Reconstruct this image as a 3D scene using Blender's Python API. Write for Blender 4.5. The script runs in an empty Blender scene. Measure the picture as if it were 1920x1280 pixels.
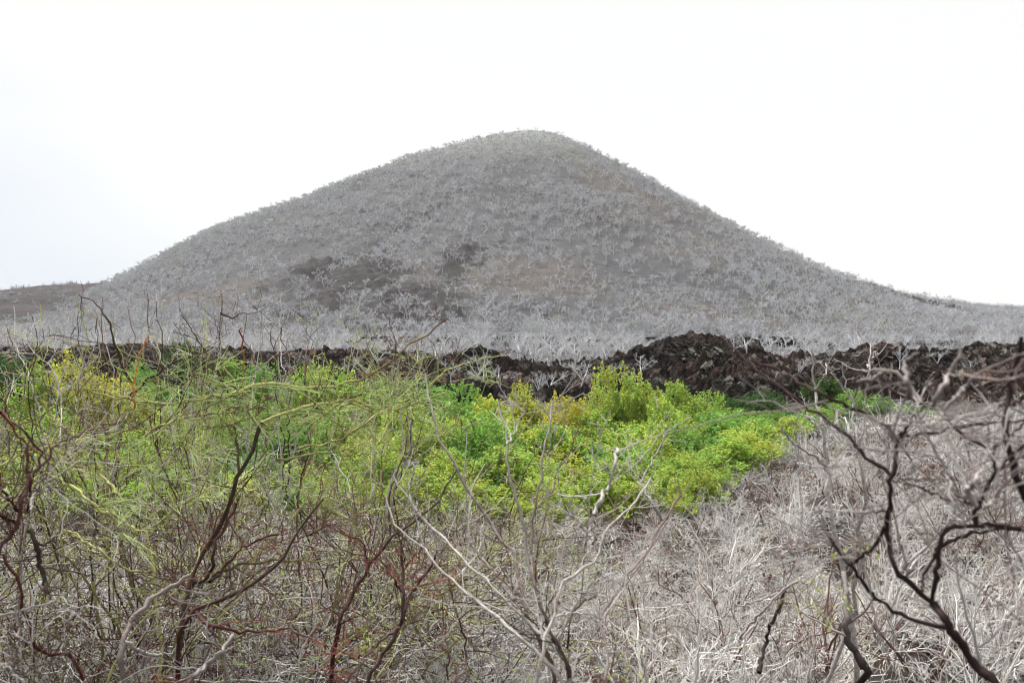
import bpy, math
import numpy as np

# ------------------------------------------------------------------ camera, world, sun, exposure
SC = bpy.context.scene
COL = SC.collection
EZ = 6.0                      # eye height above the datum
F = 1663.0                    # focal length in pixels of a 1920 px wide picture
cam_d = bpy.data.cameras.new('camera')
cam = bpy.data.objects.new('camera', cam_d)
COL.objects.link(cam)
cam.location = (0, 0, EZ)
cam.rotation_euler = (math.radians(90), 0, 0)
cam_d.sensor_width = 36
cam_d.lens = 36 * F / 1920
cam_d.clip_start = 0.05
cam_d.clip_end = 6000
cam_d.dof.use_dof = True
cam_d.dof.focus_distance = 11
cam_d.dof.aperture_fstop = 8
SC.camera = cam

SUN_EL, SUN_AZ = 62, -35      # the brightest part of the overcast, high and a little to the left ahead
W = bpy.data.worlds.new('World')
SC.world = W
W.use_nodes = True
nt = W.node_tree
nt.nodes.clear()
def N(t, ty, **kw):
    n = t.nodes.new(ty)
    for k, v in kw.items():
        setattr(n, k, v)
    return n
wo = N(nt, 'ShaderNodeOutputWorld')
bg = N(nt, 'ShaderNodeBackground')
sky = N(nt, 'ShaderNodeTexSky', sky_type='NISHITA', sun_disc=False)
sky.sun_elevation = math.radians(SUN_EL)
sky.sun_rotation = math.radians(SUN_AZ)
tc = N(nt, 'ShaderNodeTexCoord')
mp = N(nt, 'ShaderNodeMapping'); mp.inputs['Scale'].default_value = (1, 1, 3.2)
nz = N(nt, 'ShaderNodeTexNoise'); nz.inputs['Scale'].default_value = 1.7; nz.inputs['Detail'].default_value = 6
sx = N(nt, 'ShaderNodeSeparateXYZ')
mm = N(nt, 'ShaderNodeMath', operation='MULTIPLY_ADD'); mm.inputs[1].default_value = 0.9; mm.inputs[2].default_value = 0.10
ms = N(nt, 'ShaderNodeMath', operation='SUBTRACT')
cr = N(nt, 'ShaderNodeValToRGB')
cr.color_ramp.elements[0].position = -0.0 + 0.02; cr.color_ramp.elements[0].color = (0.80, 0.85, 0.92, 1)
cr.color_ramp.elements[1].position = 0.30; cr.color_ramp.elements[1].color = (1.0, 1.0, 0.985, 1)
mix = N(nt, 'ShaderNodeMix', data_type='RGBA'); mix.inputs[0].default_value = 0.97
scl = N(nt, 'ShaderNodeVectorMath', operation='SCALE'); scl.inputs['Scale'].default_value = 4.5
L = nt.links.new
L(tc.outputs['Generated'], mp.inputs['Vector']); L(mp.outputs[0], nz.inputs['Vector'])
# cloud cover: x grows to the right, the thin spot sits low on the left
L(tc.outputs['Generated'], sx.inputs[0])
m1 = N(nt, 'ShaderNodeMath', operation='MULTIPLY_ADD'); m1.inputs[1].default_value = 0.95; m1.inputs[2].default_value = 0.38
L(sx.outputs['X'], m1.inputs[0])
m2 = N(nt, 'ShaderNodeMath', operation='MULTIPLY_ADD'); m2.inputs[1].default_value = 1.3
L(sx.outputs['Z'], m2.inputs[0]); L(m1.outputs[0], m2.inputs[2])
m3 = N(nt, 'ShaderNodeMath', operation='MULTIPLY_ADD'); m3.inputs[1].default_value = 0.5
L(nz.outputs['Fac'], m3.inputs[0]); L(m2.outputs[0], m3.inputs[2])
m4 = N(nt, 'ShaderNodeMath', operation='SUBTRACT'); m4.inputs[1].default_value = 0.25
L(m3.outputs[0], m4.inputs[0]); L(m4.outputs[0], cr.inputs['Fac'])
L(cr.outputs['Color'], scl.inputs[0])
L(sky.outputs[0], mix.inputs[6]); L(scl.outputs[0], mix.inputs[7])
L(mix.outputs[2], bg.inputs['Color'])
bg.inputs['Strength'].default_value = 0.115
L(bg.outputs[0], wo.inputs['Surface'])

sd = bpy.data.lights.new('sun', 'SUN')
sun = bpy.data.objects.new('sun', sd)
COL.objects.link(sun)
sd.energy = 4.0
sd.angle = math.radians(9)
sd.color = (1.0, 0.97, 0.92)
# direction towards the light: azimuth measured clockwise from +Y
_e, _a = math.radians(SUN_EL), math.radians(SUN_AZ)
from mathutils import Vector
sun.rotation_euler = Vector((math.sin(_a) * math.cos(_e), math.cos(_a) * math.cos(_e), math.sin(_e))).to_track_quat('Z', 'Y').to_euler()

SC.view_settings.view_transform = 'Standard'
SC.view_settings.look = 'None'
SC.view_settings.exposure = 0.93
SC.view_settings.gamma = 1.0
SC.render.engine = 'CYCLES'
SC.cycles.filter_width = 1.0
SC.cycles.max_bounces = 6
SC.cycles.diffuse_bounces = 1
SC.cycles.volume_bounces = 1
SC.cycles.transmission_bounces = 3
SC.cycles.transparent_max_bounces = 4
SC.cycles.use_denoising = True
SC.cycles.denoiser = 'OPENIMAGEDENOISE'
SC.cycles.denoising_input_passes = 'RGB_ALBEDO_NORMAL'
SC.cycles.sample_clamp_indirect = 4
SC.cycles.use_adaptive_sampling = True
SC.cycles.adaptive_threshold = 0.01

# ------------------------------------------------------------------ helpers
rng = np.random.default_rng(20240611)

def world(px, py, d):
    return np.array([(px - 960) / F * d, d, EZ - (py - 640) / F * d])

def ss(a, b, x):
    t = np.clip((np.asarray(x, float) - a) / (b - a), 0, 1)
    return t * t * (3 - 2 * t)

_perm = np.random.default_rng(7).random((256, 256))
def vnoise(x, y):
    x = np.asarray(x, float); y = np.asarray(y, float)
    xi = np.floor(x).astype(int); yi = np.floor(y).astype(int)
    fx = x - xi; fy = y - yi
    fx = fx * fx * (3 - 2 * fx); fy = fy * fy * (3 - 2 * fy)
    a = _perm[xi & 255, yi & 255]; b = _perm[(xi + 1) & 255, yi & 255]
    c = _perm[xi & 255, (yi + 1) & 255]; d = _perm[(xi + 1) & 255, (yi + 1) & 255]
    return (a * (1 - fx) + b * fx) * (1 - fy) + (c * (1 - fx) + d * fx) * fy
def fbm(x, y, o=5, ridged=False):
    s = 0; a = 0.5; n = 0
    for i in range(o):
        v = vnoise(x + 17.3 * i, y - 9.1 * i)
        if ridged: v = 1 - abs(2 * v - 1)
        s = s + a * v; n += a
        a *= 0.5; x = x * 2.03 + 0.4 * y; y = y * 2.03 - 0.4 * x * 0.2
    return s / n

def link(o, parent=None):
    COL.objects.link(o)
    if parent is not None: o.parent = parent
    return o
def tag(o, label=None, cat=None, group=None, kind=None):
    if label: o['label'] = label
    if cat: o['category'] = cat
    if group: o['group'] = group
    if kind: o['kind'] = kind
    return o
def empty(name, loc=(0, 0, 0)):
    o = bpy.data.objects.new(name, None)
    o.location = loc; o.empty_display_size = 0.3
    return link(o)

def mesh_np(name, V, Fq, C=None, mat=None, smooth=True, parent=None):
    """V (n,3), Fq (m,3|4) -> mesh object, C (n,3) vertex colours"""
    V = np.ascontiguousarray(V, np.float32); Fq = np.ascontiguousarray(Fq, np.int32)
    me = bpy.data.meshes.new(name)
    m, k = Fq.shape
    me.vertices.add(len(V)); me.vertices.foreach_set('co', V.ravel())
    me.loops.add(m * k); me.loops.foreach_set('vertex_index', Fq.ravel())
    me.polygons.add(m)
    me.polygons.foreach_set('loop_start', np.arange(m, dtype=np.int32) * k)
    me.polygons.foreach_set('use_smooth', np.full(m, smooth))
    if C is not None:
        at = me.color_attributes.new('Col', 'FLOAT_COLOR', 'POINT')
        c4 = np.ones((len(V), 4), np.float32); c4[:, :3] = C
        at.data.foreach_set('color', c4.ravel())
    me.update(calc_edges=True)
    if mat: me.materials.append(mat)
    return link(bpy.data.objects.new(name, me), parent)

def grid_mesh(name, xs, ys, zf, cf=None, mat=None, smooth=True):
    X, Y = np.meshgrid(xs, ys)
    Z = zf(X, Y)
    V = np.stack([X.ravel(), Y.ravel(), Z.ravel()], 1)
    nx, ny = len(xs), len(ys)
    i = np.arange(nx * ny).reshape(ny, nx)
    Q = np.stack([i[:-1, :-1], i[:-1, 1:], i[1:, 1:], i[1:, :-1]], -1).reshape(-1, 4)
    C = None
    if cf: C = cf(X, Y, Z).reshape(-1, 3)
    return mesh_np(name, V, Q, C, mat, smooth)

def norm(v):
    return v / np.maximum(np.linalg.norm(v, axis=-1, keepdims=True), 1e-9)
def rdir(n, r=None):
    return norm((r or rng).normal(size=(n, 3)))

def resample(P, k):
    P = np.asarray(P, float)
    s = np.r_[0, np.cumsum(np.linalg.norm(np.diff(P, axis=0), axis=1))]
    t = np.linspace(0, s[-1], k)
    return np.stack([np.interp(t, s, P[:, i]) for i in range(3)], 1)

def walk(p0, d0, Ln, k, kink=0.3, up=0.0, r=None):
    r = r or rng
    n = len(p0)
    P = np.empty((n, k, 3)); P[:, 0] = p0
    d = norm(d0); st = (Ln / (k - 1))[:, None]
    zig = rdir(n, r)
    for i in range(1, k):
        zig = norm(-0.5 * zig + 0.8 * r.normal(size=(n, 3)))
        d = norm(d + kink * zig * 0.8 + np.array([0, 0, up]))
        P[:, i] = P[:, i - 1] + d * st
    return P

def radii(r0, r1, k):
    t = np.linspace(0, 1, k)[None]
    return r0[:, None] * (1 - t) + r1[:, None] * t

def spawn(P, R, m, t0=0.25, t1=1.0, ang=(30, 70), ln=(0.3, 0.6), k=5, kink=0.3, up=0.0, rr=(0.5, 0.7), rmin=0.0004, r=None, absl=False, tip=0.4):
    """m children on each polyline of P (n,K,3)"""
    r = r or rng
    n, K, _ = P.shape
    seg = np.linalg.norm(np.diff(P, axis=1), axis=2).sum(1)
    t = r.uniform(t0, t1, (n, m))
    f = t * (K - 1); i = np.minimum(f.astype(int), K - 2); f = f - i
    a = np.arange(n)[:, None]
    p = P[a, i] * (1 - f)[..., None] + P[a, i + 1] * f[..., None]
    tg = norm(P[a, i + 1] - P[a, i])
    rad = R[a, i] * (1 - f) + R[a, i + 1] * f
    q = rdir(n * m, r).reshape(n, m, 3)
    q = norm(q - (q * tg).sum(-1, keepdims=True) * tg)
    th = np.radians(r.uniform(ang[0], ang[1], (n, m, 1)))
    d = tg * np.cos(th) + q * np.sin(th)
    Ln = r.uniform(ln[0], ln[1], (n, m)) * (1 if absl else seg[:, None] * (1.15 - 0.6 * t))
    P2 = walk(p.reshape(-1, 3), d.reshape(-1, 3), Ln.ravel(), k, kink, up, r)
    r0 = np.maximum(rad.ravel() * r.uniform(rr[0], rr[1], n * m), rmin)
    return P2, radii(r0, np.maximum(r0 * tip, rmin * 0.8), k)

class Tubes:
    def __init__(s): s.g = []
    def add(s, P, R, C):
        """P (n,k,3), R (n,k), C (n,3) or (n,k,3) or (3,)"""
        P = np.asarray(P, float); R = np.asarray(R, float)
        if P.ndim == 2: P = P[None]; R = R[None]
        C = np.asarray(C, float)
        n, k, _ = P.shape
        if C.ndim == 1: C = np.broadcast_to(C, (n, k, 3))
        elif C.ndim == 2: C = np.broadcast_to(C[:, None], (n, k, 3))
        s.g.append((P, R, C)); return s
    def build(s, name, mat, parent=None, sides=4, smooth=True):
        VS, QS, CS, off = [], [], [], 0
        for P, R, C in s.g:
            n, k, _ = P.shape
            T = np.empty_like(P)
            T[:, 1:-1] = P[:, 2:] - P[:, :-2]; T[:, 0] = P[:, 1] - P[:, 0]; T[:, -1] = P[:, -1] - P[:, -2]
            T = norm(T)
            D = norm(P[:, -1] - P[:, 0])
            ref = np.where(abs(D[:, 2:3]) > 0.8, np.array([[1.0, 0.15, 0]]), np.array([[0.1, 0.1, 1.0]]))[:, None]
            A = norm(np.cross(T, np.broadcast_to(ref, T.shape))); B = np.cross(T, A)
            an = np.arange(sides) * 2 * math.pi / sides
            V = P[:, :, None] + R[:, :, None, None] * (A[:, :, None] * np.cos(an)[None, None, :, None] + B[:, :, None] * np.sin(an)[None, None, :, None])
            idx = np.arange(n * k * sides).reshape(n, k, sides) + off
            j = np.roll(idx, -1, axis=2)
            Q = np.stack([idx[:, :-1], j[:, :-1], j[:, 1:], idx[:, 1:]], -1).reshape(-1, 4)
            VS.append(V.reshape(-1, 3)); QS.append(Q); off += n * k * sides
            CS.append(np.broadcast_to(C[:, :, None], (n, k, sides, 3)).reshape(-1, 3))
        return mesh_np(name, np.concatenate(VS), np.concatenate(QS), np.concatenate(CS), mat, smooth, parent)

def leaves_mesh(name, P, nrm, size, C, mat, parent=None, aspect=0.5, r=None):
    """one bent quad per leaf"""
    r = r or rng
    n = len(P)
    nrm = norm(nrm)
    q = rdir(n, r); a = norm(np.cross(nrm, q)); b = np.cross(nrm, a)
    s = np.asarray(size).reshape(-1, 1) * np.ones((n, 1))
    V = np.stack([P - a * s, P + b * s * aspect - nrm * s * 0.15, P + a * s, P - b * s * aspect - nrm * s * 0.15], 1).reshape(-1, 3)
    Q = np.arange(n * 4).reshape(n, 4)
    return mesh_np(name, V, Q, np.repeat(C, 4, axis=0), mat, False, parent)

# ------------------------------------------------------------------ materials
def mat(name):
    m = bpy.data.materials.new(name); m.use_nodes = True
    t = m.node_tree; b = t.nodes['Principled BSDF']
    b.inputs['Roughness'].default_value = 0.85
    b.inputs['Specular IOR Level'].default_value = 0.25
    return m, t, b
def noise(t, scale, detail=4, coord='Object', rough=0.6):
    c = N(t, 'ShaderNodeTexCoord'); n = N(t, 'ShaderNodeTexNoise')
    n.inputs['Scale'].default_value = scale; n.inputs['Detail'].default_value = detail; n.inputs['Roughness'].default_value = rough
    t.links.new(c.outputs[coord], n.inputs['Vector']); return n
def ramp(t, src, stops):
    r = N(t, 'ShaderNodeValToRGB'); e = r.color_ramp.elements
    while len(e) < len(stops): e.new(0.5)
    for k, (p, c) in enumerate(stops):
        e[k].position = p; e[k].color = (*c, 1) if len(c) == 3 else c
    t.links.new(src, r.inputs['Fac']); return r
def mul(t, a, b, f=1.0, mode='MULTIPLY'):
    m = N(t, 'ShaderNodeMix', data_type='RGBA', blend_type=mode); m.inputs[0].default_value = f
    t.links.new(a, m.inputs[6]); t.links.new(b, m.inputs[7]); return m.outputs[2]
def bump(t, b, src, s, dist):
    n = N(t, 'ShaderNodeBump'); n.inputs['Strength'].default_value = s; n.inputs['Distance'].default_value = dist
    t.links.new(src, n.inputs['Height']); t.links.new(n.outputs[0], b.inputs['Normal'])
def attr(t, name='Col'):
    return N(t, 'ShaderNodeVertexColor', layer_name=name).outputs['Color']

def bark_mat(name, scale=60, bs=0.5):
    m, t, b = mat(name)
    n = noise(t, scale, 5); r = ramp(t, n.outputs['Fac'], [(0.3, (0.55, 0.53, 0.52)), (0.62, (1.12, 1.1, 1.08))])
    t.links.new(mul(t, attr(t), r.outputs[0]), b.inputs['Base Color'])
    bump(t, b, n.outputs['Fac'], bs, 0.003)
    return m
M_BARK = bark_mat('thorny_bark')
M_TWIG, t, b = mat('dry_twig'); t.links.new(attr(t), b.inputs['Base Color'])
M_FARBARK, t, b = mat('pale_tree_bark'); t.links.new(attr(t), b.inputs['Base Color'])

def leaf_mat(name, tr=0.45):
    m, t, b = mat(name)
    oi = N(t, 'ShaderNodeObjectInfo')
    c = mul(t, attr(t), oi.outputs['Color'])
    t.links.new(c, b.inputs['Base Color']); b.inputs['Roughness'].default_value = 0.6
    tl = N(t, 'ShaderNodeBsdfTranslucent'); t.links.new(c, tl.inputs['Color'])
    mx = N(t, 'ShaderNodeMixShader'); mx.inputs[0].default_value = tr
    t.links.new(b.outputs[0], mx.inputs[1]); t.links.new(tl.outputs[0], mx.inputs[2])
    t.links.new(mx.outputs[0], t.nodes['Material Output'].inputs['Surface'])
    return m
M_LEAF = leaf_mat('bush_leaf')

M_GROUND, t, b = mat('dry_ground')
n1 = noise(t, 0.6, 8); n2 = noise(t, 14, 8, rough=0.75)
r1 = ramp(t, n1.outputs['Fac'], [(0.3, (0.014, 0.011, 0.010)), (0.55, (0.04, 0.034, 0.030)), (0.75, (0.10, 0.09, 0.08))])
r2 = ramp(t, n2.outputs['Fac'], [(0.32, (0.35, 0.33, 0.3)), (0.62, (1.5, 1.45, 1.4))])
t.links.new(mul(t, r1.outputs[0], r2.outputs[0]), b.inputs['Base Color']); bump(t, b, n2.outputs['Fac'], 0.8, 0.05)

M_HILL, t, b = mat('hill_ash')
n1 = noise(t, 0.22, 8, rough=0.7); n2 = noise(t, 1.4, 6, rough=0.8)
r1 = ramp(t, n1.outputs['Fac'], [(0.35, (0.68, 0.68, 0.70)), (0.65, (1.25, 1.23, 1.2))])
r2 = ramp(t, n2.outputs['Fac'], [(0.35, (0.6, 0.6, 0.6)), (0.5, (1.0, 1.0, 1.0)), (0.66, (1.4, 1.38, 1.36))])
ashc = mul(t, mul(t, attr(t), r1.outputs[0]), r2.outputs[0])
fl = N(t, 'ShaderNodeAttribute', attribute_name='Flow')
n3 = noise(t, 0.17, 12, rough=0.78); n4 = noise(t, 0.8, 8, rough=0.8)
k1 = N(t, 'ShaderNodeMath', operation='MULTIPLY_ADD'); k1.inputs[1].default_value = 5.5; k1.inputs[2].default_value = -1.7
t.links.new(n3.outputs['Fac'], k1.inputs[0])
k2 = N(t, 'ShaderNodeMath', operation='MULTIPLY'); t.links.new(k1.outputs[0], k2.inputs[0]); t.links.new(fl.outputs['Fac'], k2.inputs[1])
kr = ramp(t, k2.outputs[0], [(0.36, (0, 0, 0)), (0.46, (1, 1, 1))])
lr = ramp(t, n4.outputs['Fac'], [(0.40, (0.006, 0.005, 0.006)), (0.55, (0.026, 0.021, 0.024)), (0.68, (0.09, 0.085, 0.09))])
hm_ = N(t, 'ShaderNodeMix', data_type='RGBA'); t.links.new(kr.outputs[0], hm_.inputs[0]); t.links.new(ashc, hm_.inputs[6]); t.links.new(lr.outputs[0], hm_.inputs[7])
t.links.new(hm_.outputs[2], b.inputs['Base Color']); bump(t, b, n2.outputs['Fac'], 1.0, 0.5)

M_LAVA, t, b = mat('lava_rock'); b.inputs['Specular IOR Level'].default_value = 0.08; b.inputs['Roughness'].default_value = 1.0
n1 = noise(t, 1.3, 12, rough=0.85); n2 = noise(t, 0.25, 5); n3 = noise(t, 0.9, 9, rough=0.75)
n3.inputs['Distortion'].default_value = 0.6
r1 = ramp(t, n1.outputs['Fac'], [(0.42, (0.003, 0.0025, 0.0025)), (0.52, (0.018, 0.014, 0.013)), (0.64, (0.085, 0.075, 0.071))])
r2 = ramp(t, n2.outputs['Fac'], [(0.4, (1, 1, 1)), (0.62, (1.15, 0.95, 0.9))])
r3 = ramp(t, n3.outputs['Fac'], [(0.52, (0, 0, 0)), (0.57, (1, 1, 1))])
lich = N(t, 'ShaderNodeRGB'); lich.outputs[0].default_value = (0.24, 0.235, 0.2, 1)
at0 = N(t, 'ShaderNodeVertexColor', layer_name='Col'); at = N(t, 'ShaderNodeSeparateColor'); t.links.new(at0.outputs[0], at.inputs[0])
tint = N(t, 'ShaderNodeMix', data_type='RGBA'); tint.inputs[6].default_value = (1, .98, 1, 1); tint.inputs[7].default_value = (1.15, .88, .80, 1)
t.links.new(at.outputs[2], tint.inputs[0])
gsc = N(t, 'ShaderNodeVectorMath', operation='SCALE'); t.links.new(mul(t, r1.outputs[0], tint.outputs[2]), gsc.inputs[0]); t.links.new(at.outputs[1], gsc.inputs['Scale'])
base = gsc.outputs[0]
mk = N(t, 'ShaderNodeMath', operation='MULTIPLY'); t.links.new(r3.outputs[0], mk.inputs[0]); t.links.new(at.outputs[0], mk.inputs[1])
mx = N(t, 'ShaderNodeMix', data_type='RGBA'); t.links.new(mk.outputs[0], mx.inputs[0]); t.links.new(base, mx.inputs[6]); t.links.new(lich.outputs[0], mx.inputs[7])
t.links.new(mx.outputs[2], b.inputs['Base Color']); bump(t, b, n1.outputs['Fac'], 1.0, 0.35)

# ------------------------------------------------------------------ terrain
def near_z(x, y):
    b = np.interp(y, [-20, 0, 2, 5, 10, 20, 30, 60, 100, 132, 150, 210, 5000],
                     [4.4, 4.25, 4.2, 3.75, 2.9, 1.9, 1.6, 1.6, 2.0, 3.4, 4.6, 4.8, 4.8])
    hump = 1.35 * ss(3.5, 14.5, x) * ss(6, 20, y) * (1 - ss(27, 45, y))
    return b + hump + 0.25 * (fbm(x * 0.35, y * 0.35, 3) - 0.5) * ss(3, 8, y)

yy = np.r_[np.arange(-20, 40, 0.4), np.arange(40, 220, 1.5), np.geomspace(220, 3500, 30)]
xp = np.r_[np.arange(0, 24, 0.4), np.arange(24, 160, 2.0), np.geomspace(160, 3500, 24)]
xx = np.r_[-xp[:0:-1], xp]
gr = grid_mesh('ground', xx, yy, near_z, None, M_GROUND)
tag(gr, 'grey brown earth strewn with dry litter under the shrubs', 'ground', kind='structure')

# --- volcanic cone
HX, HY = 7.0, 480.0
def cone_z(x, y):
    dx, dy = x - HX, y - HY
    r = np.hypot(dx, dy) + 1e-6
    ux, uy = dx / r, dy / r
    pR = np.interp(r, [0, 15, 30, 62, 105, 149, 178, 230, 270, 330, 400, 600], [114.9, 113.5, 108, 92, 69, 47, 36, 20, 11, 0.5, -4, -8])
    pL = np.interp(r, [0, 18, 39, 82, 140, 169, 198, 227, 250, 275, 300, 340, 430, 600], [114.9, 112.6, 106.5, 92, 71, 60, 46, 31, 17, 6, 0, -4, -6, -8])
    pF = np.interp(r, [0, 20, 60, 120, 170, 200, 240, 270, 300, 340, 600], [114.9, 113, 97, 67, 43, 30, 15, 6.5, 1.0, -3, -8])
    wR = np.maximum(ux, 0) ** 2; wL = np.maximum(-ux, 0) ** 2; wF = uy ** 2
    z = pR * wR + pL * wL + pF * wF
    # shallow gullies running down the flanks
    th = np.arctan2(dx, -dy)
    g = (fbm(th * 5 + 40, r * 0.006, 4, True) - 0.5) * 4.5 * ss(25, 120, r) * (1 - ss(300, 380, r))
    g += (fbm(x * 0.03, y * 0.03, 4) - 0.5) * 4 * ss(10, 80, r)
    # the narrow gully that drops from the middle
    gl = np.exp(-((th - (-0.22 - 0.0012 * (r - 150))) / 0.018) ** 2) * ss(110, 160, r) * (1 - ss(235, 262, r))
    return z + g - 2.5 * gl + EZ
SIL = np.array([(0, 622), (100, 588), (180, 545), (215, 530), (300, 484), (400, 434), (500, 396), (600, 359), (700, 320), (760, 295), (850, 272), (930, 252), (985, 244),
                (1040, 249), (1090, 270), (1150, 301), (1200, 326), (1280, 374), (1350, 411), (1430, 450), (1500, 487), (1560, 515), (1600, 526), (1700, 560), (1780, 578), (1920, 604)], float)
_px = np.linspace(-600, 2500, 311)
_a = (_px - 960) / F
_ys = np.linspace(150, 640, 400)
_tgt = np.interp(_px, SIL[:, 0], (640 - SIL[:, 1]) / F)
_corr = np.ones_like(_px)
for _ in range(4):
    zz = (cone_z(_a[:, None] * _ys[None], _ys[None]) - EZ) * _corr[:, None]
    el = (zz / _ys[None]).max(1)
    _corr *= np.where((_px > 40) & (_px < 1900), _tgt / np.maximum(el, 1e-3), 1)
_corr = np.clip(_corr, 0.3, 1.4)
_i0, _i1 = np.searchsorted(_px, 40), np.searchsorted(_px, 1900)
_corr[:_i0 + 1] = _corr[_i0 + 1]; _corr[_i1 - 1:] = _corr[_i1 - 2]
_k = np.ones(5) / 5
_corr = np.convolve(np.pad(_corr, 2, mode='edge'), _k, 'valid')
def hill_z(x, y):
    c = np.interp(x / np.maximum(y, 60) * F + 960, _px, _corr)
    z = (cone_z(x, y) - EZ)
    return np.where(z > 0, z * c, z) + EZ

LPATCH = [(600, 505, 60, 18, .9), (650, 520, 80, 25, 1.1), (715, 520, 40, 25, .8), (780, 575, 75, 38, 1.3), (740, 610, 90, 30, 1.2), (820, 600, 50, 25, 1.0), (600, 570, 60, 40, .7),
          (870, 480, 42, 32, .75), (850, 505, 25, 30, .75), (560, 590, 60, 40, .6), (30, 610, 60, 30, .8), (310, 540, 40, 8, .5), (1790, 572, 50, 10, 1.7), (1845, 588, 50, 14, 1.7), (1910, 606, 50, 16, 1.5), (520, 395, 24, 8, .35)]
def to_px(x, y, z):
    return x / y * F + 960, 640 - (z - EZ) / y * F
# centres of the old lava flows, found once on the hill surface and kept in world metres
def hit(px, py):
    ys = np.linspace(150, 560, 1200); x = (px - 960) / F * ys
    z = hill_z(x, ys); ray = EZ - (py - 640) / F * ys
    i = np.argmax(z > ray)
    return (x[i], ys[i]) if (z > ray).any() else ((px - 960) / F * 430.0, 430.0)
LW = []
for px, py, w, h, s in LPATCH:
    cx, cy = hit(px, py); x2, y2 = hit(px, py - h)
    LW.append((cx, cy, 1.1 * w / F * cy, max(abs(y2 - cy), 6), s))
def lava_mask(x, y):
    m = np.zeros_like(x)
    for cx, cy, rx, ry, s in LW:
        q = ((x - cx) / rx) ** 2 + ((y - cy) / ry) ** 2
        m = np.maximum(m, s * np.exp(-q * 0.8))
    n = fbm(x * 0.09, y * 0.09, 3); n2 = fbm(x * .5, y * .5, 3)
    n3 = fbm(x * .24, y * .14 + 5, 4)
    e = lambda v: np.clip((v - .5) * 2.6, -1, 1)
    return ss(0.36, 0.50, m * .62 * (1 + .55 * e(n) + .55 * e(n3) + .35 * e(n2)))
def lava_soft(x, y):
    m = np.zeros_like(x)
    for cx, cy, rx, ry, s in LW:
        m = np.maximum(m, s * np.exp(-(((x - cx) / rx) ** 2 + ((y - cy) / ry) ** 2) * 0.8))
    return m
def hill_zz(x, y):
    m = lava_mask(x, y)
    return hill_z(x, y) + m * (0.6 + 3.0 * (fbm(x * 0.25, y * 0.25, 4, True) - 0.4))
def hill_col(x, y, z):
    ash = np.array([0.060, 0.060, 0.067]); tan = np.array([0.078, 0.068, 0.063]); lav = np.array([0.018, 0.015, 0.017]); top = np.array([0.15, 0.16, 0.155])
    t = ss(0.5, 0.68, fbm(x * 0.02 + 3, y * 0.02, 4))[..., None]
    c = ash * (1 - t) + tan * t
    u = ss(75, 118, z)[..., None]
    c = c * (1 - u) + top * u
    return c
hx = np.arange(-420, 420, 1.6); hy = np.r_[np.arange(165, 500, 1.5), np.arange(500, 900, 8)]
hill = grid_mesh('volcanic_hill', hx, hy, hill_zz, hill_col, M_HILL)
_X, _Y = np.meshgrid(hx, hy); _m = lava_soft(_X, _Y).ravel()
_at = hill.data.attributes.new('Flow', 'FLOAT', 'POINT'); _at.data.foreach_set('value', _m.astype(np.float32))
tag(hill, 'grey conical volcanic hill rising behind the lava', 'hill', kind='structure')

# --- low dark shoulder on the left, far pale ridge on the right
def shoulder_z(x, y):
    cr_ = np.interp(x, [-700, -500, -390, -324, -303, -262, -200, -120], [2, 12, 22, 30, 33, 38.5, 38, 12])
    return EZ + cr_ * np.exp(-((y - 560) / 150.0) ** 2) - 5.5 + 6 * fbm(x * .05, y * .05, 5)
def shoulder_c(x, y, z):
    n = fbm(x * .04 + y * .02, y * .12, 5)[..., None]
    return np.array([0.012, 0.007, 0.009]) * (0.1 + 3.0 * np.clip(n * 2.2 - .6, 0, 1) ** 1.5)
sh = grid_mesh('dark_lava_hill', np.arange(-700, -110, 4.0), np.arange(300, 860, 3.0), shoulder_z, shoulder_c, M_HILL)
tag(sh, 'low dark brown hill shoulder at the left edge', 'hill', kind='structure')
def far_z(x, y):
    cr_ = np.interp(x, [60, 160, 218, 255, 306, 348, 376, 420, 520, 800, 1200], [26, 47, 47, 40, 31, 26, 24, 22, 18, 12, 6])
    return EZ + cr_ * np.exp(-((y - 660) / 110.0) ** 2) - 3 + 4 * fbm(x * .02, y * .02, 4)
far = grid_mesh('far_ridge', np.arange(60, 1200, 6.0), np.arange(440, 900, 6.0), far_z,
                lambda x, y, z: np.array([0.21, 0.21, 0.215]) * (0.8 + 0.5 * fbm(x * .06, y * .06, 4)[..., None]), M_HILL)
tag(far, 'pale wooded ridge beyond the right flank of the hill', 'hill', kind='structure')

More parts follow.
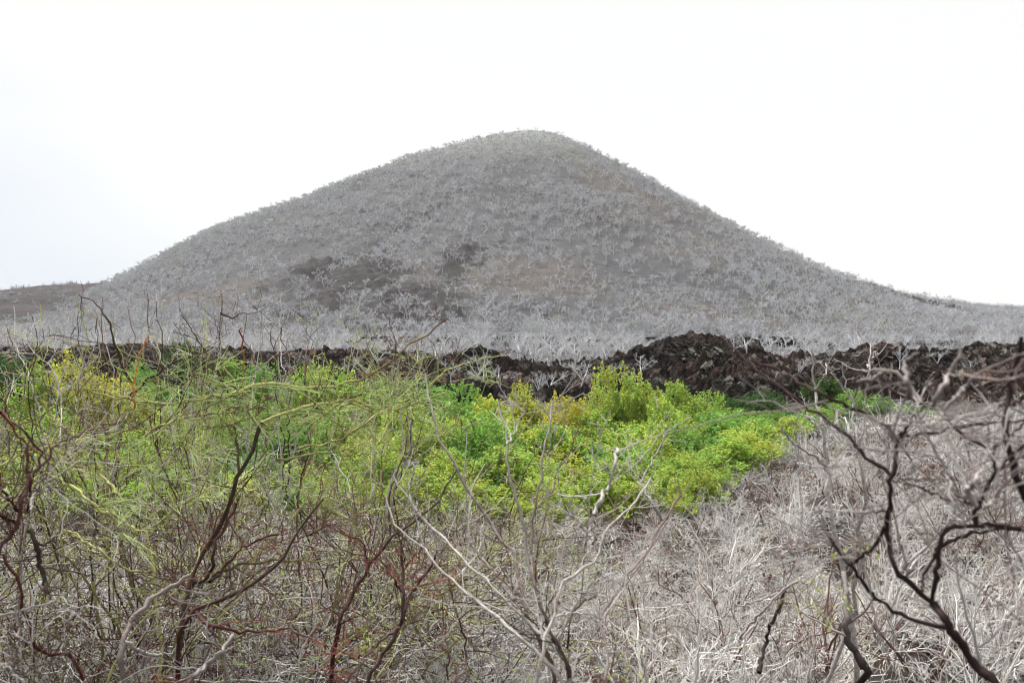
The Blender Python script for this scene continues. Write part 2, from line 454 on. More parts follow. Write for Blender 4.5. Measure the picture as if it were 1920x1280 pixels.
# --- lava field in front of the hill
LCR = np.array([(-500, 640), (0, 642), (100, 640), (200, 632), (330, 642), (450, 648), (560, 652), (640, 650), (760, 652), (830, 654), (868, 645), (900, 638), (925, 655), (960, 668), (1010, 676), (1060, 684), (1110, 680),
                (1160, 668), (1180, 657), (1205, 648), (1228, 652), (1252, 632), (1300, 618), (1345, 622), (1390, 622), (1425, 634), (1455, 650), (1490, 664), (1560, 662), (1640, 657), (1668, 643),
                (1720, 643), (1800, 652), (1880, 644), (1920, 638), (2400, 640)], float)
LY = 92.0
def lava_z(x, y):
    px = x / y * F + 960          # shape is defined along bearings from the lookout
    px = px * 0.5 + 0.5 * (x / LY * F + 960)
    crest = EZ - 1.25 + (640 - np.interp(px, LCR[:, 0], LCR[:, 1])) / F * LY
    foot = near_z(x, y) - 0.35
    front = np.clip((y + 12 * (fbm(x * .07, y * .07, 4) - .5) - 58) / 34, 0, 1) ** 1.0
    back = 1 - ss(104, 128, y + 8 * (fbm(x * .05 + 9, y * .05, 3) - .5))
    w = front * back
    ro = (fbm(x * 0.22, y * 0.3, 6, True) - 0.62) * 2.6 + (fbm(x * 0.9, y * 0.9, 5, True) - 0.6) * 2.0
    ro = ro + (np.floor(fbm(x * 0.16 + 5, y * 0.3, 3) * 7) / 7 - 0.5) * 1.6
    return foot + (crest - foot) * w + ro * np.clip(w * 4, 0, 1) * (0.35 + 0.65 * (1 - w) + 0.15) - 0.6 * (1 - np.clip(w * 6, 0, 1))
def cells(x, y, seed):
    """random value of the nearest jittered grid cell: angular blocks"""
    xi = np.floor(x).astype(int); yi = np.floor(y).astype(int)
    best = np.full(x.shape, 9e9); val = np.zeros(x.shape)
    for i in (-1, 0, 1):
        for j in (-1, 0, 1):
            a_ = (xi + i) & 255; b_ = (yi + j + seed * 13) & 255
            d = (xi + i + _perm[a_, b_] - x) ** 2 + (yi + j + _perm[b_, (a_ + 71) & 255] - y) ** 2
            k = d < best; best = np.where(k, d, best); val = np.where(k, _perm[(a_ * 3 + 5) & 255, (b_ * 7 + 3) & 255], val)
    return val
_lx, _ly = np.arange(-90, 90, 0.24), np.arange(54, 132, 0.24)
def blocks(x, y):
    wx, wy = x + 1.2 * fbm(x * .7, y * .7, 3), y + 1.2 * fbm(x * .7 + 9, y * .7, 3)
    return cells(wx / 3.4, wy / 2.0, 1), cells(wx / 1.1, wy / .7, 2), cells(x / .4, y / .4, 3)
def lava_rough(x, y):
    b1, b2, b3 = blocks(x, y)
    w = np.clip(ss(56, 64, y) * (1 - ss(112, 124, y)), 0, 1)
    big = ss(.35, .6, fbm(x * .07 + 4, y * .09, 3))
    return w * ((b1 - .5) * 1.25 * big + (b2 - .5) * (.3 + .6 * big) + (b3 - .5) * .28)
def lava_zz(x, y): return lava_z(x, y) + lava_rough(x, y)
def lava_c(x, y, z):
    b1, b2, b3 = blocks(x, y)
    m = ss(0.38, 0.6, fbm(x * 0.11 + 2, y * 0.11 + 7, 3)) * ss(.4, .7, b1 * .5 + b2 * .5)
    br_ = .2 + 2.0 * b2 * b3 + .5 * b1 + 3.0 * ss(.60, .70, fbm(x * .1 + 60, y * .22, 4)) * (.5 + b3)
    red = ss(.42, .62, fbm(x * .08 + 33, y * .12, 4))
    return np.stack([m * .9 + .1, br_, red], -1)
lava = grid_mesh('lava_field', _lx, _ly, lava_zz, lava_c, M_LAVA, smooth=False)
tag(lava, 'low ridge of black and reddish brown jagged lava below the hill', 'lava field', kind='structure')

def surf(x, y):
    """height of whatever ground is on top"""
    x = np.asarray(x, float); y = np.asarray(y, float)
    z = near_z(x, y)
    z = np.maximum(z, np.where((y > 56) & (y < 130) & (abs(x) < 89), lava_z(x, y) - .1, -99))
    z = np.maximum(z, np.where(y > 166, hill_zz(x, y), -99))
    return z

# free standing blocks of lava on the ridge
def rock(px, d, w, h, label, seed, lich=0.3):
    r = np.random.default_rng(seed)
    n1, n2 = 54, 34
    th = np.linspace(0, 2 * math.pi, n1, endpoint=False); ph = np.linspace(0.02, math.pi - 0.02, n2)
    T, Ph = np.meshgrid(th, ph)
    X = np.cos(T) * np.sin(Ph); Y = np.sin(T) * np.sin(Ph); Z = np.cos(Ph)
    k = 0.25 + 1.15 * fbm(X * 2.6 + seed * 3.1 + Z, Y * 2.6 + Z * 2.3 + 5, 6, True)
    k = k + 0.25 * (np.floor(Z * 4 + 3 * fbm(X + seed, Y, 3)) / 4 - Z)
    V = np.stack([X * k * w / 2, Y * k * w / 2, Z * k * h * 0.62], -1).reshape(-1, 3)
    i = np.arange(n1 * n2).reshape(n2, n1); j = np.roll(i, -1, axis=1)
    Q = np.stack([i[:-1], i[1:], j[1:], j[:-1]], -1).reshape(-1, 4)
    o = mesh_np('lava_rock', V, Q, np.tile([lich, .9, .4], (n1 * n2, 1)), M_LAVA, False)
    x = (px - 960) / F * d
    o.location = (x, d, float(lava_z(np.array([x]), np.array([float(d)]))[0]) + h * 0.02)
    o.rotation_euler = (0, 0, r.uniform(0, 6))
    tag(o, label, 'rock', 'lava blocks on the ridge')
rock(1205, 88, 2.6, 2.0, 'jagged black lava pinnacle behind the white tree on the ridge', 3, .15)
rock(1180, 86, 2.2, 1.5, 'smaller black lava block at the foot of the pinnacle', 14, .5)
rock(1320, 82, 3.4, 1.9, 'big lava block crusted with pale grey lichen on the ridge', 5, 1)
rock(1350, 73, 2.6, 1.7, 'lichen covered lava block low on the reddish lava face', 8, 1)
rock(1285, 90, 3.6, 1.6, 'dark brown lava block on top of the hump', 21, .1)
rock(1392, 91, 3.2, 1.3, 'reddish lava block at the right end of the hump', 22, .1)
rock(893, 90, 3.2, 1.8, 'black lava outcrop beside the leaning white tree', 30, .4)
rock(1690, 86, 4.2, 2.0, 'black overhanging lava block on the right part of the ridge', 41, .3)
rock(1770, 84, 3.6, 1.3, 'flat topped black lava block right of the overhanging one', 44, .5)
rock(985, 78, 2.4, 1.0, 'low lava block speckled with pale stones below the dip', 52, .9)

# ------------------------------------------------------------------ bare pale trees
def bare_tree_parts(seed, h=4.6, lean=0.0, wide=1.0, fine=1):
    r = np.random.default_rng(seed)
    trunk, crown = Tubes(), Tubes()
    c0 = np.array([0.62, 0.625, 0.65])
    k = 6
    d = np.array([[lean + r.normal() * .12, r.normal() * .12, 1.0]])
    P = walk(np.zeros((1, 3)) - [0, 0, 0.3], d, np.array([h * 0.48]), k, 0.16, 0.05, r); R = radii(np.array([h * 0.021]), np.array([h * 0.014]), k)
    trunk.add(P, R, c0)
    nb = r.integers(3, 6)
    q = r.uniform(0, 2 * math.pi) + np.arange(nb) * 2 * math.pi / nb + r.normal(size=nb) * .4
    sl = r.uniform(0.5, 0.95, nb) * wide
    D = np.stack([np.cos(q) * sl + lean * 0.8, np.sin(q) * sl, np.full(nb, 0.75)], 1)
    st = P[0, r.integers(3, 6, nb)]
    P1 = walk(st, D, r.uniform(0.42, 0.6, nb) * h, 6, 0.22, 0.02, r); R1 = radii(np.full(nb, h * .011), np.full(nb, h * .005), 6)
    trunk.add(P1, R1, c0)
    P2, R2 = spawn(P1, R1, 5, .25, 1, (25, 60), (.35, .6), 4, .3, .06, (.5, .75), 0.012 , r)
    P3, R3 = spawn(P2, R2, 5, .2, 1, (25, 65), (.4, .7), 3, .3, .06, (.6, .8), 0.009, r)
    crown.add(P2, R2, c0 * 0.97).add(P3, R3, c0 * 0.93)
    if fine:
        P4, R4 = spawn(P3, R3, 3, .2, 1, (25, 65), (.4, .8), 3, .3, .05, (.6, .8), 0.008, r)
        crown.add(P4, R4, c0 * 0.9)
    return trunk, crown

TREES = []
for s in range(10):
    a, b_ = bare_tree_parts(100 + s, 4.6, lean=(s % 3 - 1) * .12, wide=[1, 1.25, .8][s % 3])
    ta = a.build('trunk', M_FARBARK, sides=5).data; cb = b_.build('crown', M_FARBARK, sides=3).data
    TREES.append((ta, cb))
for o in [o for o in bpy.data.objects if o.name.split('.')[0] in ('trunk', 'crown')]:
    bpy.data.objects.remove(o)
def place_tree(x, y, s, rot, label, group, var, tilt=0.0, tint=1.0):
    z = float(surf(np.array([x]), np.array([y]))[0])
    t_ = empty('bare_tree', (x, y, z)); t_.scale = (s, s, s); t_.rotation_euler = (0, tilt, rot)
    tag(t_, label, 'tree', group)
    for nm, me in zip(('trunk', 'crown'), TREES[var]):
        link(bpy.data.objects.new(nm, me), t_)
    return t_

# trees one can single out, standing on the lava
named = [
 (1204, 74, 2.9, 'white bare tree standing on the ridge in front of the black pinnacle', 0, .12),
 (1088, 68, 3.0, 'white flat crowned bare tree at the lava foot left of the tall green bush', 1, .15),
 (1140, 84, 2.2, 'short bare tree leaning right just left of the black pinnacle', 2, .4),
 (1025, 68, 2.6, 'pale tree leaning right above the yellow bush', 4, .35),
 (1006, 66, 2.0, 'thin straight dead tree above the yellow bush', 5, 0),
 (935, 67, 2.9, 'broad pale thicket like tree in front of the lava dip', 7, -.1),
 (915, 66, 2.4, 'low spreading bare tree left of the broad pale one', 1, -.4),
 (885, 69, 3.1, 'slender white tree at the lava foot left of the spreading one', 8, 0),
 (846, 68, 2.2, 'small thin white tree on the lava left of the slender one', 3, .1),
 (864, 86, 3.6, 'white tree leaning right beside the black lava outcrop', 6, .3),
 (803, 84, 3.5, 'straight white trunked tree at the edge of the lava', 9, 0),
 (822, 83, 3.0, 'slim white tree right of the straight white trunked one', 0, .05),
 (710, 80, 3.4, 'tall pale tree on the lava above the green thicket', 3, .05),
 (1400, 86, 3.2, 'wide pale crowned tree in the hollow behind the reddish lava', 4, 0),
 (1375, 87, 2.9, 'second pale crown in the hollow left of the widest', 7, 0),
 (1500, 68, 2.2, 'small pinkish grey bare tree at the foot of the reddish lava', 2, 0),
 (1686, 80, 2.1, 'thin white sapling on the black block at right', 5, 0),
 (1752, 79, 2.0, 'thin white sapling further right on the black lava', 8, 0),
 (1822, 78, 1.9, 'last thin pale sapling on the lava near the right edge', 9, .1),
 (655, 78, 2.4, 'pale bare tree on the lava above the left green bushes', 2, 0),
]
for px, d, h, lab, v, tl in named:
    place_tree((px - 960) / F * d, float(d), h / 4.6 * 1.08, rng.uniform(-.3, .3), lab, 'bare trees on the lava', v, tl)

# woodland on the plain and the hill
def scatter(n, f):
    x = rng.uniform(-330, 330, n); y = rng.uniform(112, 500, n)
    k = (abs(x) < y * 0.62) & f(x, y)
    return x[k], y[k]
def dens(x, y):
    n = fbm(x * .03, y * .03, 4); m = lava_mask(x, y)
    bare = np.zeros_like(x)
    for px, py, w, h in ((1030, 525, 110, 38), (1180, 500, 100, 25), (1330, 560, 60, 15), (945, 372, 30, 12), (640, 540, 40, 12), (1500, 590, 90, 12), (820, 560, 60, 15)):
        cx, cy = hit(px, py); x2, y2 = hit(px, py - h)
        bare = np.maximum(bare, np.exp(-((x - cx) / (w / F * cy)) ** 2 - ((y - cy) / max(abs(y2 - cy), 8)) ** 2))
    n2 = fbm(x * .012 + 8, y * .05, 4)
    p = np.clip((n - .25) * 4.0, .5, 1) * (1 - .8 * m) * (1 - .8 * bare) * np.clip((n2 - .3) * 5, .55, 1)
    p = np.maximum(p, .85 * (1 - .7 * m) * (1 - ss(9, 26, hill_z(x, y))) * (y > 180))
    top = ss(395, 465, y)
    p = p * (1 - .6 * (1 - ss(60, 190, x / y * F + 960)) * (y > 205))
    return p * (1 - 0.9 * top) * np.where(y < 205, 1.0, .92)
x, y = scatter(44000, lambda x, y: rng.random(len(x)) < dens(x, y) * np.where(y < 210, .5, 0.9))
z = surf(x, y)
o_ = np.argsort(y)
x, y, z = x[o_], y[o_], z[o_]
SECT = [(-9e9, 420, 'behind the far left', 'far left'), (420, 760, 'behind the left part', 'left'), (760, 1180, 'behind the dip in the middle', 'middle'), (1180, 1480, 'behind the reddish hump', 'hump'), (1480, 9e9, 'behind the right part', 'right')]
tn = 0
for i in range(len(x)):
    if tn >= 278: break
    px = x[i] / y[i] * F + 960
    if px < -40 or px > 1960: continue
    for a0, a1, ph, g in SECT:
        if a0 <= px < a1: break
    place_tree(x[i], y[i], rng.uniform(.72, 1.12), rng.uniform(0, 6.28),
               f'pale leafless tree at the hill foot, {ph} of the lava', f'bare trees at the hill foot, {g}', int(rng.integers(10)))
    tn += 1
rest = np.arange(i, len(x))
# the thousands beyond: one mass
FAR = []
for s in range(8):
    r = np.random.default_rng(300 + s)
    a, b_ = bare_tree_parts(300 + s, 4.4, wide=[1, 1.3, .9, 1.15][s % 4], fine=0)
    FAR.append(a.g + [(P, np.maximum(R, .026), C) for P, R, C in b_.g])
wood = Tubes()
var = rng.integers(0, 8, len(rest))
for v in range(8):
    idx = rest[var == v]
    if not len(idx): continue
    a = rng.uniform(0, 6.28, len(idx)); s = rng.uniform(.42, .95, len(idx)) * np.where(y[idx] > 400, .75, 1.0)
    ca, sa = np.cos(a) * s, np.sin(a) * s
    tint = rng.uniform(.72, 1.0, (len(idx), 1)) * np.where(rng.random((len(idx), 1)) < .12, np.array([[.92, .97, .82]]), np.array([[1, 1, 1.02]]))
    for P, R, C in FAR[v]:
        if s.size and len(P) > 200:        # thin the finest twigs of the distant ones
            P, R, C = P[::2], R[::2] * 1.25, C[::2]
        Q = np.empty((len(idx),) + P.shape)
        Q[..., 0] = P[None, ..., 0] * ca[:, None, None] - P[None, ..., 1] * sa[:, None, None] + x[idx][:, None, None]
        Q[..., 1] = P[None, ..., 0] * sa[:, None, None] + P[None, ..., 1] * ca[:, None, None] + y[idx][:, None, None]
        Q[..., 2] = P[None, ..., 2] * s[:, None, None] + z[idx][:, None, None]
        n, k = P.shape[:2]
        wood.add(Q.reshape(-1, k, 3), np.broadcast_to(R, (len(idx), n, k)).reshape(-1, k), (C[None] * tint[:, None, None]).reshape(-1, k, 3))
wo_ = wood.build('hillside_woodland', M_FARBARK, sides=3, smooth=False)
tag(wo_, 'thousands of pale leafless trees scattered over the slopes of the hill', 'woodland', kind='stuff')
open('/tmp/n.txt', 'w').write(f'{len(x)} {tn}')

# low scrub clumps between the trees
def clump_twigs(x, y, z, h, per, k, C, rad, spread=1.0, kink=.3):
    n = len(x)
    p = np.repeat(np.stack([x, y, z], 1), per, axis=0)
    hh = np.repeat(h, per)
    d = rdir(n * per); d[:, 2] = abs(d[:, 2]) * .9 + .15
    p = p + rng.normal(size=p.shape) * hh[:, None] * [.35 * spread, .35 * spread, 0.05]
    P = walk(p, d, hh * rng.uniform(.5, 1.1, len(hh)), k, kink, .02)
    r0 = np.full(len(p), rad) * rng.uniform(.7, 1.3, len(p))
    return P, radii(r0, r0 * .5, k), np.repeat(C, per, axis=0)
sx_, sy_ = scatter(37000, lambda x, y: rng.random(len(x)) < (.25 + .75 * np.clip((fbm(x * .04 + 50, y * .04, 4) - .35) * 3, 0, 1)) * (1 - .9 * lava_mask(x, y)) * .62)
sx_ = np.r_[sx_, rng.uniform(-105, 115, 3000)]; sy_ = np.r_[sy_, rng.uniform(114, 200, 3000)]
sz_ = surf(sx_, sy_)
grn = (ss(.45, .6, fbm(sx_ * .02 + 11, sy_ * .02, 3)) * ss(330, 450, sy_))[:, None]
Cc = (np.array([.52, .525, .55]) * (1 - grn) + np.array([.50, .54, .43]) * grn) * rng.uniform(.6, 1.05, (len(sx_), 1))
P, R, C = clump_twigs(sx_, sy_, sz_, rng.lognormal(-.15, .4, len(sx_)), 16, 3, Cc, .05)
sc_ = Tubes().add(P, R, C).build('hillside_scrub', M_FARBARK, sides=3, smooth=False)
tag(sc_, 'low grey dry scrub covering the ground between the hill trees', 'scrub', kind='stuff')

# woods on the shoulder crest and the far ridge
fx = np.r_[rng.uniform(150, 420, 1500), rng.uniform(-345, -215, 200)]
fy = np.r_[rng.uniform(520, 690, 1500), rng.uniform(440, 572, 200)]
fz = np.where(fx > 0, far_z(fx, fy), shoulder_z(fx, fy))
P, R, C = clump_twigs(fx, fy, fz + np.where(fx > 0, 1.2, .2), rng.uniform(2.2, 4.5, len(fx)) * np.where(fx > 0, 1, .6), 26, 3, np.array([.42, .43, .45]) * rng.uniform(.75, 1.05, (len(fx), 1)), .07, .8)
tr0 = walk(np.stack([fx, fy, fz - .3], 1), np.tile([0, 0, 1.], (len(fx), 1)), np.full(len(fx), 2.6), 3, .15)
fw = Tubes().add(P, R, C).add(tr0, np.full((len(fx), 3), .09), np.array([.42, .42, .43])).build('far_woodland', M_FARBARK, sides=3, smooth=False)
tag(fw, 'far pale leafless woods along the ridges on both sides', 'woodland', kind='stuff')

# ------------------------------------------------------------------ green bushes
def bush_protos(nv):
    out = []
    for s in range(nv):
        r = np.random.default_rng(500 + s)
        # lumpy crown of unit height and unit width: lumps, then upright leafy sprigs on them
        nl = 11
        q = r.uniform(0, 6.28, nl); rad = np.sqrt(r.uniform(0, 1, nl)) * .34
        lc = np.stack([np.cos(q) * rad, np.sin(q) * rad, r.uniform(.2, .72, nl) * (1 - .8 * rad)], 1)
        lc[0] = (r.normal() * .08, r.normal() * .08, .72)
        lr = r.uniform(.14, .26, nl)
        ns = 640
        li = r.integers(0, nl, ns)
        d = rdir(ns, r); d[:, 2] = np.where(d[:, 2] < -.25, -d[:, 2], d[:, 2])
        p = lc[li] + d * lr[li][:, None] * r.uniform(.55, 1.0, (ns, 1))
        p[:, 2] = np.maximum(p[:, 2], .03)
        gd = norm(d * .55 + np.array([0, 0, .75]) + r.normal(size=(ns, 3)) * .25)
        Lg = r.uniform(.07, .19, ns)
        P = walk(p, gd, Lg, 5, .25, .02, r)
        per = 15
        t_ = r.uniform(0, 4, (ns, per)); ii = np.minimum(t_.astype(int), 3); f = (t_ - ii)[..., None]
        a = np.arange(ns)[:, None]
        lp = P[a, ii] * (1 - f) + P[a, ii + 1] * f + r.normal(size=(ns, per, 3)) * .012
        up = norm(r.normal(size=(ns, per, 3)) + np.array([0, 0, .9]))
        sprig = r.uniform(.72, 1.18, (ns, 1, 1)) * np.array([1, 1, 1.0])
        hue = r.normal(size=(ns, 1)) * .10
        col = np.ones((ns, per, 3)) * sprig * r.uniform(.8, 1.2, (ns, per, 1))
        col[..., 0] *= 1 + hue; col[..., 2] *= 1 - hue
        st = Tubes()
        nb = 7
        q = r.uniform(0, 6.28, nb)
        B = walk(np.zeros((nb, 3)) + np.stack([np.cos(q), np.sin(q), q * 0], 1) * .04, np.stack([np.cos(q) * .5, np.sin(q) * .5, np.ones(nb)], 1), np.full(nb, .6), 6, .2, 0, r)
        RB = radii(np.full(nb, .011), np.full(nb, .004), 6)
        B2, RB2 = spawn(B, RB, 6, .2, 1, (20, 60), (.3, .6), 4, .25, .05, r=r, rmin=.002)
        st.add(B, RB, (.22, .19, .16)).add(B2, RB2, (.26, .23, .19))
        fo = leaves_mesh('foliage', lp.reshape(-1, 3), up.reshape(-1, 3), r.uniform(.013, .024, ns * per), col.reshape(-1, 3), M_LEAF, aspect=.55, r=r)
        so = st.build('stems', M_TWIG, sides=4)
        out.append((fo.data, so.data)); bpy.data.objects.remove(fo); bpy.data.objects.remove(so)
    return out
BP = bush_protos(8)
HUE = {'Y': (.49, .53, .08), 'B': (.37, .49, .085), 'G': (.22, .39, .075), 'D': (.05, .12, .022)}
bn = 0
def bush(px, top, w, d, hue, label, group=None):
    global bn
    x = (px - 960) / F * d; g = float(near_z(np.array([x]), np.array([float(d)]))[0])
    h = EZ - (top + rng.uniform(-9, 16) * (group != GB) - 640) / F * d - g
    h = max(h, 1.15)
    o = empty('green_bush', (x, d, g - .05))
    ww = w / F * d * 1.32
    o.scale = (ww, ww * rng.uniform(.85, 1.1), h * 1.06); o.rotation_euler = (0, 0, rng.uniform(0, 6.28))
    tag(o, label, 'bush', group)
    v = BP[bn % 8]; bn += 1
    c = np.array(HUE[hue]) * rng.uniform(.88, 1.12) * np.array([rng.uniform(.88, 1.12), 1, 1])
    f_ = link(bpy.data.objects.new('foliage', v[0]), o); f_.color = (*c, 1)
    link(bpy.data.objects.new('stems', v[1]), o)
GB = 'green bushes of the thicket'
for a in [
 (1172, 690, 120, 31, 'B', 'tall pointed yellow green bush rising above the thicket in front of the lava'),
 (1120, 727, 90, 33, 'B', 'yellow green bush just left of the tall pointed one'),
 (1270, 722, 100, 33, 'B', 'feathery light green bush right of the tall pointed one'),
 (1225, 745, 100, 29, 'B', 'rounded light green bush below and right of the tall pointed one'),
 (1320, 738, 80, 38, 'B', 'light green bush touching the dark green ones'),
 (1345, 742, 80, 42, 'D', 'dark green bush at the lava foot, left one of the dark group'),
 (1395, 740, 90, 43, 'D', 'dark round green bush in the middle of the dark group'),
 (1440, 735, 100, 42, 'D', 'highest dark green bush below the blurred branches'),
 (1485, 770, 90, 37, 'D', 'dark green bush at the right end of the dark group'),
 (1360, 772, 120, 31, 'G', 'mid green bush in front of the dark group'),
 (1430, 792, 110, 31, 'G', 'mid green bush right of the other in front of the dark group'),
 (1560, 706, 100, 49, 'D', 'dark green bush behind the pale upright sticks'),
 (1600, 735, 90, 45, 'G', 'green bush behind the blurred branches right of the sticks'),
 (1655, 748, 130, 42, 'G', 'light green low bush on the right beyond the dry slope'),
 (1710, 762, 90, 42, 'G', 'small green bush at the right end of the thicket'),
 (1530, 770, 100, 36, 'G', 'green bush beside the dry slope under the blurred branches'),
 (1180, 795, 140, 27, 'B', 'broad yellow green bush in the middle of the thicket'),
 (1290, 805, 130, 27, 'G', 'green bush behind the lowest bushes of the thicket'),
 (1395, 835, 110, 27, 'B', 'yellow tinged bush where the thicket meets the dry slope'),
 (1470, 815, 90, 31, 'B', 'yellow green bush furthest along the edge of the dry slope'),
 (1120, 870, 130, 22.5, 'B', 'yellow green bush behind the crossing pale stems'),
 (1215, 855, 150, 22.5, 'B', 'wide yellow green bush at the front edge of the thicket'),
 (1310, 868, 120, 23.5, 'B', 'front yellow green bush beside the grey brush'),
 (985, 726, 100, 31, 'Y', 'bright yellow bush at the centre of the picture below the pale trees'),
 (1060, 742, 100, 30, 'Y', 'golden yellow bush right of the brightest yellow one'),
 (1035, 800, 130, 25, 'Y', 'orange tinged yellow bush behind the pale branching stem'),
 (960, 790, 110, 26, 'Y', 'yellow bush left of the pale branching stem'),
 (900, 742, 110, 31, 'B', 'light green bush left of the brightest yellow bush'),
 (855, 725, 100, 37, 'G', 'green bush below the small thin white trees'),
 (785, 722, 110, 39, 'G', 'dark leaved bush at the lava foot left of the small white trees'),
 (730, 738, 110, 33, 'B', 'light green bush behind the rising red tipped branch'),
 (690, 716, 110, 40, 'G', 'green bush against the lava behind the thorny branches'),
 (630, 688, 120, 33, 'B', 'tall light green bush behind the thorny shrub'),
 (560, 696, 110, 33, 'B', 'light green bush left of the tall one behind the thorny shrub'),
 (490, 690, 110, 35, 'G', 'green bush behind the fork of the thorny shrub'),
 (420, 672, 110, 40, 'G', 'green bush behind the left arm of the thorny shrub'),
 (345, 650, 90, 44, 'D', 'dark green bush against the lava on the left'),
 (275, 690, 110, 36, 'G', 'green bush right of the yellow one on the left'),
 (150, 683, 140, 30, 'Y', 'yellow bush on the left behind the dark twigs'),
 (85, 690, 110, 30, 'B', 'yellow green bush left of the yellow one'),
 (25, 662, 110, 42, 'D', 'dark green bush at the left edge'),
 (-30, 690, 110, 32, 'D', 'nearer dark green bush cut by the left edge')]:
    bush(*a, group=GB)
NTH = 'first second third fourth fifth sixth seventh eighth ninth tenth eleventh'.split()
for row, (top, d, w) in enumerate([(735, 29, 120), (785, 24.5, 140), (840, 20.5, 150), (895, 17.5, 150)]):
    jj = -1
    for px in range(-60 + 45 * row, 1100 - (100 if row > 1 else 0), 115):
        jj += 1
        hu = 'BGBBG'[rng.integers(5)]
        if row == 0 and px > 700: continue
        bush(px + rng.uniform(-20, 20), top + rng.uniform(-16, 16), w, d + rng.uniform(-1, 1), hu,
             ['rear green bush of the thicket behind the thorny shrub', 'green bush in the middle of the thicket behind the thorny shrub',
              'green bush of the thicket seen through the thorny tangle', 'nearest green bush of the thicket above the grey brush'][row] + f', {NTH[jj]} from the left',
             ['rear bushes of the left thicket', 'middle bushes of the left thicket', 'bushes behind the thorny tangle', 'front bushes above the grey brush'][row])
for px, top, d, w, hu in [(1100, 765, 29, 120, 'B'), (1160, 750, 31, 110, 'G'), (1250, 775, 30, 120, 'B'), (1330, 770, 33, 110, 'G'), (1400, 765, 36, 110, 'G'), (1450, 790, 34, 100, 'G'), (1100, 820, 25, 130, 'B'), (1240, 825, 25, 140, 'B'), (1340, 820, 27, 130, 'G'), (1420, 835, 29, 110, 'B'), (1170, 840, 24, 130, 'G'), (1060, 840, 23, 130, 'Y'), (980, 850, 22, 130, 'B'), (1370, 860, 26, 110, 'B'), (950, 800, 25, 110, 'B'), (880, 780, 28, 120, 'B'), (920, 850, 21, 120, 'G')]:
    bush(px, top, w, d, hu, {'B': 'yellow green', 'G': 'mid green', 'Y': 'yellow'}[hu] + ' bush inside the right half of the thicket', {'B': 'yellow green', 'G': 'mid green', 'Y': 'yellow'}[hu] + ' bushes inside the thicket')
for px, top, d, w, hu in [(1230, 925, 19.5, 120, 'B'), (1120, 930, 19.5, 130, 'B'), (1020, 905, 19.5, 130, 'B'), (1300, 915, 21, 110, 'B')]:
    bush(px, top, w, d, hu, 'low yellow green bush half sunk in the grey brush', 'bushes half sunk in the grey brush')

# ------------------------------------------------------------------ dry brush mass
def colpick(n, pal, wts):
    pal = np.array(pal); c = pal[rng.choice(len(pal), n, p=np.array(wts) / sum(wts))]
    return c * rng.uniform(.7, 1.15, (n, 1))
GREYS = [(.60, .585, .565), (.38, .355, .335), (.74, .73, .71), (.17, .09, .07), (.035, .026, .024), (.42, .40, .26)]
def brush(n, y0, y1, lo, hi, rad, xr=(-.66, .66), kk=6):
    nc = max(n // 30, 1)
    yc = np.sqrt(rng.uniform(y0 * y0, y1 * y1, nc)); xc = yc * rng.uniform(xr[0], xr[1], nc)
    hc = rng.uniform(.55, 1.35, nc)
    lean = rng.normal(size=(nc, 3)) * [.35, .35, 0]
    hue = colpick(nc, GREYS, [5, 4, 3, 2.0, 1.6, .8])
    c = rng.integers(0, nc, n); own = rng.random(n) < .6
    d = rdir(n); d[:, 2] = abs(d[:, 2]) * .7 + rng.uniform(-.1, .7, n); d = d + lean[c]
    yb = np.where(own, yc[c] + rng.normal(size=n) * .10, np.sqrt(rng.uniform(y0 * y0, y1 * y1, n)))
    xb = np.where(own, xc[c] + rng.normal(size=n) * .10, yb * rng.uniform(xr[0], xr[1], n))
    fl = rdir(n); fl[:, 2] = fl[:, 2] * .35 + .1
    d = np.where(own[:, None], d, fl)
    gap = fbm(xb * 1.3 + 3, yb * .9 + 8, 3); keep = gap > rng.uniform(.36, .52, n)
    p = np.stack([xb, yb, near_z(xb, yb) + np.where(own, 0, rng.uniform(0, .25, n))], 1)
    P = walk(p, d, rng.uniform(lo, hi, n) * np.where(own, hc[c], .8), kk, .46, -.02)
    r0 = rad * rng.lognormal(0, .5, n)
    C = np.where(own[:, None], hue[c] * rng.uniform(.75, 1.2, (n, 1)), colpick(n, GREYS, [4, 4, 2.5, 1.8, 2.4, .8]))
    return P[keep], radii(r0, r0 * .4, kk)[keep], C[keep]
T = Tubes()
for n, y0, y1, lo, hi, rad, m in [(8000, 2.3, 6, .22, .5, .0038, 6), (16000, 6, 14, .2, .52, .0060, 5), (19000, 14, 30, .3, .75, .0085, 4), (7000, 2.4, 6.5, .4, .85, .0030, 4), (9000, 28, 56, .6, 1.3, .015, 3)]:
    P, R, C = brush(n, y0, y1, lo, hi, rad, (-.62, -.02) if rad == .0030 else (.26, .66) if y0 == 28 else (-.66, .66))
    if y0 > 10:   # the far brush belongs to the right-hand slope and the thicket edge
        pxx = P[:, 0, 0] / P[:, 0, 1] * F + 960; k = (pxx > 1270 + (P[:, 0, 1] - 20) * 19) | (P[:, 0, 1] < 20); P, R, C = P[k], R[k], C[k]
    T.add(P, R, C)
    P2, R2 = spawn(P, R, m, .15, 1, (30, 85), (.3, .8), 4, .5, -.03, (.45, .75), rad * .4)
    T.add(P2, R2, np.repeat(C, m, axis=0) * rng.uniform(.85, 1.2, (len(P2), 1)))
br = T.build('dry_brush', M_TWIG, sides=3)
tag(br, 'tangled mass of grey and beige dead stems covering the near slope', 'brush', kind='stuff')

